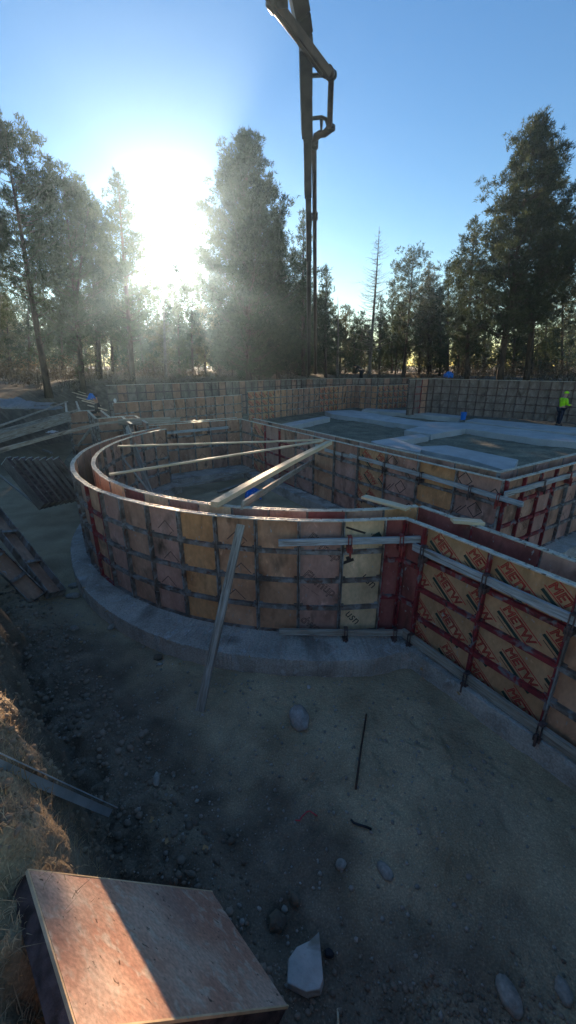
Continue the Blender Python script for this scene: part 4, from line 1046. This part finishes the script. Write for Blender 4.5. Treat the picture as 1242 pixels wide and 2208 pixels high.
def person(loc, rz, label, top='hivis', sleeves=None, legs='navy', head='white', pose='stand', scale=1.0, sink=0):
    root = empty('person', loc, rz); root.scale = (scale,) * 3; tag(root, label, 'person')
    # faces +x when rz=0 ; z up ; height about 1.78
    pel = (0, 0, 0.95)
    if pose == 'stand': ch, nk, hd = (0.01, 0, 1.30), (0.03, 0, 1.50), (0.07, 0, 1.64)
    else: ch, nk, hd = (0.30, 0, 1.16), (0.46, 0, 1.24), (0.56, 0, 1.22)
    ch = Vector(ch); nk = Vector(nk); hd = Vector(hd)
    body = [[(pel, 0.135), ((Vector(pel) + ch) / 2, 0.125), (ch, 0.15), (nk, 0.06), (hd, 0.095), (hd + Vector((0.02, 0, 0.10)), 0.085)]]
    arm_pts = {}
    for s in (-1, 1):
        sh = ch + Vector((0.0, s * 0.19, 0.10))
        el = sh + (Vector((0.08, s * 0.04, -0.27)) if pose == 'stand' else Vector((0.10, s * 0.03, -0.27)))
        wr = el + (Vector((0.24, -s * 0.06, -0.02)) if pose == 'stand' else Vector((0.08, 0, -0.24)))
        ha = wr + (Vector((0.09, 0, 0.0)) if pose == 'stand' else Vector((0.02, 0, -0.09)))
        body.append([(tuple(ch), 0.15), (tuple(sh), 0.065), (tuple(el), 0.045), (tuple(wr), 0.03), (tuple(ha), 0.035)])
        arm_pts[s] = (sh, el, wr)
        hip = Vector((0, s * 0.10, 0.88)); kn = Vector((0.03 * s + 0.02, s * 0.11, 0.49)); an = Vector((-0.02 + 0.05 * s, s * 0.12, 0.08)); to = an + Vector((0.16, s * 0.02, -0.045))
        body.append([(pel, 0.135), (tuple(hip), 0.095), (tuple(kn), 0.06), (tuple(an), 0.042), (tuple(to), 0.035)])
    link('body', skin_chain(body), M['skin'], root)
    tr = []
    for s in (-1, 1):
        hip = Vector((0, s * 0.10, 0.88)); kn = Vector((0.03 * s + 0.02, s * 0.11, 0.49)); an = Vector((-0.02 + 0.05 * s, s * 0.12, 0.10))
        tr.append([(pel, 0.155), (tuple(hip), 0.112), (tuple(kn), 0.082), (tuple(an), 0.072)])
    link('trousers', skin_chain(tr), M[legs], root)
    jk = [[((0, 0, 0.98), 0.16), (tuple((Vector((0, 0, 0.95)) + ch) / 2), 0.155), (tuple(ch), 0.175), (tuple(nk - Vector((0, 0, 0.03))), 0.085)]]
    for s in (-1, 1): jk.append([(tuple(ch), 0.175), (tuple(arm_pts[s][0]), 0.085), (tuple(arm_pts[s][1]), 0.065), (tuple(arm_pts[s][2]), 0.05)])
    link('jacket', skin_chain(jk), M[top], root)
    if sleeves:
        vest = [[((0, 0, 1.0), 0.168), (tuple((Vector((0, 0, 0.95)) + ch) / 2), 0.163), (tuple(ch), 0.184)]]
        link('vest', skin_chain(vest), M[sleeves], root)
    for s in (-1, 1):
        an = Vector((-0.02 + 0.05 * s, s * 0.12, 0.0))
        MB().box(an.x - 0.08, an.x + 0.20, an.y - 0.05, an.y + 0.05, 0, 0.10).build('boot', M['black_cloth'], root, bevel=0.03)
    # hood or hat
    mb = MB(); n = 14; c = hd + Vector((0.015, 0, 0.06))
    for j in range(5):
        t = j / 4 * math.pi / 2
        for k in range(n): mb.v.append((c.x + 0.125 * math.cos(t) * math.cos(6.2832 * k / n), c.y + 0.112 * math.cos(t) * math.sin(6.2832 * k / n), c.z + 0.12 * math.sin(t)))
    for j in range(4):
        for k in range(n): mb.f.append((j * n + k, j * n + (k + 1) % n, (j + 1) * n + (k + 1) % n, (j + 1) * n + k))
    mb.f.append(tuple(range(n))[::-1]); mb.build('hat', M[head], root, smooth=True)
    for s in (-1, 1): MB().box(hd.x + 0.10, hd.x + 0.112, s * 0.035 - 0.012, s * 0.035 + 0.012, hd.z + 0.035, hd.z + 0.05).build('eye', M['black_cloth'], root)
    MB().box(hd.x + 0.095, hd.x + 0.128, -0.013, 0.013, hd.z - 0.01, hd.z + 0.035).build('nose', M['skin'], root, bevel=0.005)
    return root
pp = at(1203, 916, 0.70); person((pp.x, pp.y, 0.62), R(8), 'person standing at the far right wall in a yellow green hi-vis jacket and dark trousers', 'hivis', None, 'navy', 'hivis', scale=1.12)
pp = at(778, 815, 2.6); pp = at(778, 826, None, 43); person((pp.x, 43, 2.35), R(150), 'dark clothed person bending over behind the far wall under the trees', 'black_cloth', None, 'black_cloth', 'black_cloth', pose='bend', scale=1.25)
pp = at(212, 880, None, 17.5); person((pp.x, 17.5, 1.05), R(200), 'dark clothed person standing in the haze at the stepped wall on the left', 'black_cloth', None, 'black_cloth', 'black_cloth', scale=1.05)
o = cloth('blue_bag', 197, 862, None, 0.14, 0.14, 'blue', 'blue bag hanging beside the dark person at the stepped wall', 'bag', 9, 0.22, depth=17.2)
o = cloth('blue_tarp', 966, 815, None, 0.3, 0.3, 'blue', 'blue tarp bundle peeking over the far wall below the right hand trees', 'tarp', 10, 0.45, depth=33.5)
stone_ = link('white_cap', rock_mesh(0.06, 0.06, 0.09, 3, 2, 0.02), M['white'], loc=at(248, 864, None, 17)); tag(stone_, 'small white cap on a post right of the dark person at the left', 'cap')

# ------------------------------------------------------------------ concrete pump boom
def boom():
    D0 = 27.0
    def bp(px, py, d): return at(px, py, None, d)
    root = empty('concrete_pump_boom', bp(664, 806, 30)); tag(root, 'tall dark concrete pump boom with its delivery pipes rising over the site', 'pump boom')
    O = root.location
    def dep(y): return 15.5 + 8.5 * max(y, 0) / 806
    def q(x, y, dd=0): return bp(x, y, dep(y) + dd) - O
    mb = MB()
    ys = [(632, -90, .26), (640, -20, .24), (650, 30, .22), (656, 70, .20), (659, 100, .20), (660, 200, .20), (662, 292, .19), (663, 300, .145), (664, 420, .135), (665, 425, .155), (666, 560, .12), (666, 700, .11), (666, 806, .11)]
    for (x, y, r), (x2, y2, r2) in zip(ys[:-1], ys[1:]):
        a, b = q(x, y), q(x2, y2); mb.bar(a, b, (r + r2) * (1 if y < 400 else 0.8), 0.36, (0, 1, 0))
    mb.build('boom_section', M['boom'], root, bevel=0.01)
    # slanted section with pipe
    a, b = q(588, 2, -0.6), q(708, 160, -0.6)
    MB().bar(a, b, 0.24, 0.26, (0, 1, 0)).build('folded_section', M['pipe'], root, bevel=0.02)
    MB().tube([a + Vector((-0.18, -0.2, -0.05)), b + Vector((-0.22, -0.2, -0.12))], 0.05, 8).build('slanted_pipe', M['pipe'], root, smooth=True)
    MB().tube([q(620, 0, -0.6), q(592, 4, -0.6)], 0.14, 10).tube([q(583, -5, -.6), q(596, 14, -.6)], .20, 10).build('hinge', M['boom'], root, smooth=True)
    MB().tube([q(640, -60, 0.1), q(655, 25, .1), q(664, 60, .1), q(666, 120, .1)], 0.07, 8).build('hose', M['boom'], root, smooth=True)
    # delivery pipe on the right
    MB().tube([q(709, 150, -.5), q(713, 160), q(714, 175), q(712, 230), q(711, 268), q(709, 280), q(700, 288), q(690, 289), q(681, 295), q(677, 306), q(678, 400), q(679, 560), q(680, 700), q(680, 806)],
              [.13, .15, .10, .10, .10, .14, .12, .12, .13, .095, .095, .09, .09, .09], 10).build('delivery_pipe', M['pipe'], root, smooth=True)
    for x, y, r in ((714, 162, .19), (713, 276, .17), (678, 306, .15), (679, 470, .13), (679, 462, .13), (679, 316, .13)):
        MB().tube([q(x, y - 4), q(x, y + 4)], r, 12).build('pipe_coupling', M['boom'], root, smooth=True)
    MB().tube([q(664, 140), q(690, 140), q(700, 150)], 0.055, 8).build('bracket', M['boom'], root)
    MB().tube([q(664, 163), q(698, 162), q(712, 172)], 0.06, 8).build('bracket', M['boom'], root)
    MB().tube([q(668, 256), q(694, 253), q(703, 257), q(706, 268)], 0.06, 8).build('bracket', M['boom'], root)
    MB().tube([q(693, 254), q(693, 296)], [0.07, 0.02], 6).build('pin', M['boom'], root)
    for y in (313, 461, 474): MB().tube([q(664, y), q(679, y)], 0.04, 6).build('bracket', M['boom'], root)
    rr = random.Random(5)
    hs = [q(671 + rr.uniform(-1.2, 1.2), y) for y in range(205, 560, 14)]
    MB().tube(hs, 0.022, 5).build('hydraulic_hose', M['boom'], root)
    hs = [q(651 + (y - 100) * 0.035, y) for y in range(100, 300, 20)]
    MB().tube(hs, 0.028, 5).build('hydraulic_hose', M['pipe'], root)
    for y in (185, 212, 256, 285, 300, 315, 425, 560): MB().tube([q(657, y), q(671, y)], 0.06, 6).build('hose_clip', M['boom'], root)
boom()

# ------------------------------------------------------------------ trees
def tree_data(h, rad, base, density, seed, profile='cone', tuft=0.30, nt_=9, whorl=0.42, droop=0.0, lean_=(0, 0), trunk_r=None, nbr=5, bare=False, fork=0, sparse_low=0.0, curve=0.3, blade=0.020):
    rs = np.random.RandomState(seed); trunk_r = trunk_r or (0.012 * h + 0.05)
    def axis_p(t): return np.array([lean_[0] * t + curve * math.sin(t * 2.3 + seed) * t * (1 - t), lean_[1] * t + curve * math.cos(t * 3.1 + seed) * t * (1 - t), h * t])
    tk = MB(); N = 12
    tk.tube([axis_p(i / N) for i in range(N + 1)], [max(0.012, trunk_r * (1 - i / N) ** 0.8 * (1.25 if i == 0 else 1)) for i in range(N + 1)], 8)
    if fork:
        fp = [axis_p(fork) + (np.array([0.25, 0.1, 0]) * s + np.array([0, 0, h * (0.9 - fork) * s / 6])) for s in range(7)]
        tk.tube(fp, [trunk_r * 0.5 * (1 - s / 7.5) for s in range(7)], 6)
    lb = MB(); T_ = []; D_ = []
    z = base * h * (0.45 if bare or sparse_low else 1)
    while z < h * 0.985:
        t = z / h; tt = (t - base) / (1 - base)
        if tt < 0: rr_ = rad * sparse_low * rs.uniform(0.3, 0.9)
        elif profile == 'cone': rr_ = rad * (1 - tt) ** 0.75 * (0.72 + 0.28 * min(1, tt * 6)) + 0.05
        elif profile == 'column': rr_ = rad * min(1, (1 - tt) * 1.5 + 0.02) ** 0.8 * (0.6 + 0.4 * min(1, tt * 5))
        else: rr_ = rad * math.sqrt(max(0.03, 1 - (2 * tt - 0.85) ** 2 * 0.85)) if tt < 0.95 else rad * 0.35
        for k in range(nbr if tt >= 0 else 2):
            L_ = rr_ * rs.uniform(0.42, 1.20) if rs.rand() < 0.88 else rr_ * rs.uniform(1.2, 1.55)
            a = rs.rand() * 6.28; ax = axis_p(min(t + rs.uniform(-.01, .01), 1)); up0 = rs.uniform(0.0, 0.45) - droop * (1 - tt); dirn = np.array([math.cos(a), math.sin(a), 0])
            M_ = 5; pts = []
            for i in range(M_ + 1):
                s = i / M_; pts.append(ax + dirn * L_ * s + np.array([rs.uniform(-.05, .05) * L_ * .4, rs.uniform(-.05, .05) * L_ * .4, L_ * (up0 * s * 0.6 + 0.38 * s * s - droop * 0.3 * s)]))
            r0 = max(0.010, trunk_r * 0.20 * (1 - t * 0.7))
            lb.tube(pts, [max(0.005, r0 * (1 - 0.85 * i / M_)) for i in range(M_ + 1)], 3 if L_ < 1.2 else 4, cap=False)
            if bare or (tt < 0 and rs.rand() < 0.75):
                for _ in range(3):
                    s = rs.uniform(0.3, 0.95); p = pts[int(s * M_)]; e = p + dirn * L_ * 0.3 + rs.uniform(-.35, .35, 3) * L_
                    lb.tube([p, e], [0.008, 0.003], 3, cap=False)
                continue
            nT = max(2, int(L_ * density * 3.2))
            cs = []
            for _ in range(max(2, int(L_ * 1.7))):
                s = rs.uniform(0.22, 1.0) ** 0.7; i0 = min(int(s * M_), M_ - 1); f = s * M_ - i0; p = pts[i0] * (1 - f) + pts[i0 + 1] * f
                sp = 0.30 * L_ * (0.35 + 0.65 * math.sin(math.pi * min(s, 0.8))); o_ = rs.uniform(-1, 1, 3) * np.array([sp, sp, sp * 0.4])
                if s > 0.9: o_ *= 0.25
                cs.append(p + o_)
                lb.tube([tuple(p), tuple(p + o_)], [0.008, 0.003], 3, cap=False)
            cs.append(pts[-1])
            for _ in range(nT):
                c_ = cs[rs.randint(len(cs))]; o_ = rs.normal(0, 1, 3) * np.array([0.17, 0.17, 0.12])
                T_.append(c_ + o_); D_.append(dirn * 0.5 + np.array([0, 0, 0.8]) + rs.uniform(-.4, .4, 3) + o_ * 2)
        z += whorl * (0.7 + 0.6 * rs.rand()) * (1 - 0.35 * t)
    if not T_: return tk, lb, None
    for _ in range(4): T_.append(axis_p(1.0) - np.array([0, 0, rs.uniform(0, .4)])); D_.append(np.array([0, 0, 1.0]))
    T_ = np.array(T_); D_ = np.array(D_); D_ /= np.linalg.norm(D_, axis=1)[:, None]
    n = len(T_); P = np.repeat(T_, nt_, 0); D = np.repeat(D_, nt_, 0) + rs.normal(0, 0.75, (n * nt_, 3)); D /= np.linalg.norm(D, axis=1)[:, None]
    P = P + rs.normal(0, tuft * 0.22, P.shape)
    ln = tuft * rs.uniform(0.55, 1.15, (n * nt_, 1)); side = np.cross(D, rs.normal(0, 1, D.shape)); side /= np.linalg.norm(side, axis=1)[:, None]
    wd_ = blade * rs.uniform(0.7, 1.6, (n * nt_, 1))
    V = np.stack([P - side * wd_, P + side * wd_, P + D * ln + side * wd_ * 0.3], 1).reshape(-1, 3)
    return tk, lb, V
TREE_TRIS = [0]
def tree(px, d, top, width, label, needle='needle', zg=None, group=None, cat='pine tree', name='pine_tree', **k):
    zg = 2.3 if zg is None else zg
    base = at(px, 800, None, d); tp = at(px, top, None, d); h = tp.z - zg
    # width in pixels at the depth
    zc = d * math.cos(TH) - (2.5 + h * 0.4 - CZ) * math.sin(TH); rad = width / 2 / FPX * zc / 0.98
    topx = k.pop('topx', None)
    if topx is not None: k['lean_'] = (at(topx, top, None, d).x - base.x, 0)
    else:
        bx = at(px, 790, None, d).x; k['lean_'] = (tp.x - bx + 0.0, 0)
    tk, lb, V = tree_data(h, rad, **k)
    root = empty(name, (base.x, d, zg)); tag(root, label, cat, group)
    dead = k.get('bare')
    nv = len(tk.v); tk.v += lb.v; tk.f += [tuple(q + nv for q in f_) for f_ in lb.f]
    tk.build('trunk', M['dead_wood' if dead else 'bark'], root, smooth=True)
    if V is not None:
        me = np_mesh('crown', V, np.arange(len(V)).reshape(-1, 3)); link('crown', me, M[needle], root); TREE_TRIS[0] += len(V) // 3
    return root
# main trees: px at the ground, depth, top y, crown width px
tree(95, 24, 258, 150, 'tall leaning pine at the left edge with a high crown and sparse lower limbs', topx=2, base=0.40, density=4.6, seed=11, profile='round', sparse_low=0.8, nt_=9, tuft=.26)
tree(172, 29, 385, 150, 'pine with two heads, second from the left edge', topx=135, base=0.26, density=5.0, seed=12, profile='round', fork=0.45, sparse_low=0.5, nt_=9, tuft=.26)
tree(212, 34, 405, 100, 'slim pine between the two headed pine and the one next to the sun', topx=185, base=0.25, density=4.6, seed=13, profile='round', needle='needle', tuft=.28)
tree(282, 32, 372, 112, 'pine just left of the sun, washed out by the glare', topx=254, base=0.22, density=4.6, seed=14, profile='cone', sparse_low=0.5, tuft=.26)
tree(535, 37, 285, 215, 'big dense columnar pine right of the sun', topx=532, base=0.06, density=5.2, seed=15, profile='column', nbr=8, whorl=0.34, needle='needle_dark', tuft=.27)
tree(655, 45, 452, 68, 'slim open pine directly behind the pump boom', base=0.12, density=3.0, seed=16, profile='cone', tuft=.3)
tree(703, 48, 572, 52, 'small pine right of the pump boom', base=0.08, density=3.4, seed=17, profile='cone', tuft=.3)
tree(797, 49, 488, 90, 'dead grey pine with bare drooping twigs', topx=818, base=0.2, density=1, seed=18, profile='cone', bare=True, whorl=0.30, name='dead_tree', cat='dead tree', droop=0.3)
tree(728, 48, 640, 26, 'bare broken snag with one thin crooked limb', base=0.85, density=1, seed=19, bare=True, whorl=0.9, nbr=1, name='dead_tree', cat='dead tree', trunk_r=0.2)
tree(870, 49, 535, 96, 'open crowned pine left of the group of three near the middle right', topx=893, base=0.22, density=2.6, seed=20, profile='round', tuft=.26)
tree(925, 50, 570, 88, 'dense pine with yellowish tufts in the middle right group', base=0.12, density=4.0, seed=21, profile='cone', needle='needle_warm', tuft=.26)
tree(968, 47, 560, 62, 'slim pine right of the dense yellowish one', base=0.15, density=3.0, seed=22, profile='cone', tuft=.27)
tree(1010, 38, 465, 92, 'pine growing close to the left side of the big right hand pine', topx=1025, base=0.20, density=3.8, seed=23, profile='column', needle='needle', tuft=.25)
tree(1082, 33, 246, 235, 'biggest pine, tall and full on the right', topx=1158, base=0.22, density=4.6, seed=24, profile='cone', nbr=7, whorl=0.34, fork=0.25, sparse_low=0.35, needle='needle', tuft=.27)
tree(1140, 35, 300, 130, 'second stem beside the biggest pine, with its own narrow crown', topx=1192, base=0.3, density=3.6, seed=25, profile='cone', nbr=6, tuft=.27)
tree(1262, 31, 410, 180, 'pine at the right edge with crooked bare lower limbs', topx=1285, base=0.35, density=3.0, seed=26, profile='round', sparse_low=1.0, tuft=.26)
tree(-40, 26, 420, 150, 'pine cut by the left edge of the picture', topx=-70, base=0.2, density=3.0, seed=27, profile='round', tuft=.26)
tree(355, 36, 600, 50, 'thin leafless tree below the sun', base=0.2, density=1, seed=28, bare=True, whorl=0.4, name='leafless_tree', cat='tree')
tree(600, 43, 470, 85, 'pine leaning on the right flank of the big dense one', base=0.1, density=4.0, seed=29, profile='cone', needle='needle_dark', tuft=.27)
# second row
row = [(385, 652, 46), (415, 645, 50), (442, 668, 44), (330, 690, 60), (470, 640, 60), (745, 655, 30), (764, 680, 34), (640, 610, 60), (690, 640, 50), (820, 640, 50), (846, 610, 54),
       (905, 620, 60), (950, 620, 50), (990, 600, 52), (240, 560, 80), (60, 600, 90), (130, 610, 80), (15, 640, 90), (1045, 560, 80), (1110, 600, 80), (1215, 560, 70), (1180, 610, 60), (780, 670, 40), (1000, 680, 50), (560, 640, 90), (500, 660, 80), (205, 640, 80), (275, 650, 70)]
def row_side(x): return 'left of the sun' if x < 340 else 'below the sun' if x < 460 else 'behind the big dense pine' if x < 640 else 'by the pump boom' if x < 800 else 'behind the middle right pines' if x < 1010 else 'behind the biggest pine'
def row_label(x): return 'smaller pine filling in ' + row_side(x) + ', one of its row'
row += [(520, 640, 90), (585, 600, 80), (620, 650, 70), (665, 620, 70), (715, 690, 60), (735, 700, 60), (875, 640, 70), (930, 640, 70), (1150, 620, 80), (165, 640, 80), (350, 700, 60), (400, 700, 70)]
for i, (x, t_, wd_) in enumerate(row):
    dn = 545 < x < 730
    tree(x, (48 if x > 560 else 39) + (i * 7) % 12, t_, wd_ * (1.35 if dn else 1.0), row_label(x), base=0.03 if dn else 0.1 + 0.1 * (i % 3), density=4.6 if dn else 3.0, seed=40 + i, profile=('cone', 'column', 'round')[i % 3],
         tuft=.34, nt_=6, whorl=0.55, nbr=5, needle=('needle', 'needle_dark', 'needle_warm')[i % 3], group='second row pines ' + row_side(x), blade=0.03)
# far wood and brush
def far_wood():
    rs = np.random.RandomState(99); Vs = []
    tk = MB()
    for i in range(230):
        d = rs.uniform(52, 120); x = rs.uniform(-0.85, 0.85) * d; h = rs.uniform(5.0, 9.5) * (1 + 0.3 * (x < 0)) * (0.7 if abs(x) < 10 else 1); r = h * rs.uniform(0.13, 0.22)
        n = 520; t = rs.rand(n) ** 0.8; a = rs.rand(n) * 6.28; rr_ = r * (1 - t) ** 0.8 * rs.uniform(0.2, 1.1, n) + 0.1
        P = np.c_[x + rr_ * np.cos(a), d + rr_ * np.sin(a), 2.3 + h * (0.12 + 0.88 * t)]
        D = np.c_[np.cos(a), np.sin(a), rs.uniform(0, 1, n)] + rs.normal(0, .4, (n, 3)); D /= np.linalg.norm(D, axis=1)[:, None]
        s = np.cross(D, rs.normal(0, 1, D.shape)); s /= np.linalg.norm(s, axis=1)[:, None]
        Vs.append(np.stack([P - s * .10, P + s * .10, P + D * rs.uniform(.4, .9, (n, 1))], 1).reshape(-1, 3))
        tk.tube([(x, d, 2.2), (x, d, 2.3 + h * 0.9)], [0.12, 0.03], 4, cap=False)
    V = np.concatenate(Vs); o = link('far_wood', np_mesh('far_wood', V, np.arange(len(V)).reshape(-1, 3)), M['needle']); tag(o, 'far conifer wood seen as one mass between the trunks', kind='stuff')
    o2 = tk.build('far_trunks', M['bark']); tag(o2, 'thin trunks of the far wood', kind='stuff')
far_wood()
def brush():
    rs = np.random.RandomState(5); mb = MB(); Vs = []
    for i in range(1500):
        d = rs.uniform(24, 60); x = rs.uniform(-0.9, 0.9) * d
        if seg_dist(np.array([x]), np.array([d]), TOE)[0] < 1.5: continue
        h = rs.uniform(0.5, 2.6); z = 2.35
        for _ in range(3):
            e = np.array([x + rs.normal(0, .5) * h * .5, d + rs.normal(0, .3), z + h * rs.uniform(.5, 1)]); m_ = np.array([x, d, z]) * .5 + e * .5 + rs.normal(0, .1, 3)
            mb.tube([(x, d, z - .1), tuple(m_), tuple(e)], [0.02, 0.013, 0.005], 3, cap=False)
        n = 34; P = np.c_[rs.normal(x, h * .3, n), rs.normal(d, h * .2, n), z + h * rs.uniform(.1, 1, n)]; D = rs.normal(0, 1, (n, 3)); D /= np.linalg.norm(D, axis=1)[:, None]
        s = np.cross(D, rs.normal(0, 1, D.shape)); s /= np.linalg.norm(s, axis=1)[:, None]
        Vs.append(np.stack([P - s * .04, P + s * .04, P + D * .25], 1).reshape(-1, 3))
    o = mb.build('brush_stems', M['bark']); tag(o, 'tangle of bare brush stems under the trees', kind='stuff')
    V = np.concatenate(Vs); o = link('brush_leaves', np_mesh('brush_leaves', V, np.arange(len(V)).reshape(-1, 3)), M['brush']); tag(o, 'dry brush foliage under the trees', kind='stuff')
brush()

# ------------------------------------------------------------------ haze
hz_ = MB().box(-245, 245, -35, 245, -2.2, 22).build('haze', None); tag(hz_, 'thin sunlit haze over the whole site', kind='stuff')
hm = bpy.data.materials.new('haze'); hm.use_nodes = True; hn = hm.node_tree; hn.nodes.clear()
ho = hn.nodes.new('ShaderNodeOutputMaterial'); pv = hn.nodes.new('ShaderNodeVolumePrincipled')
pv.inputs['Color'].default_value = (0.52, 0.76, 1.0, 1); pv.inputs['Density'].default_value = 0.00075; pv.inputs['Anisotropy'].default_value = 0.82
hn.links.new(pv.outputs[0], ho.inputs['Volume']); hz_.data.materials.clear(); hz_.data.materials.append(hm)
hz_.display_type = 'WIRE'
print('tree tris', TREE_TRIS[0], 'objects', len(bpy.data.objects))
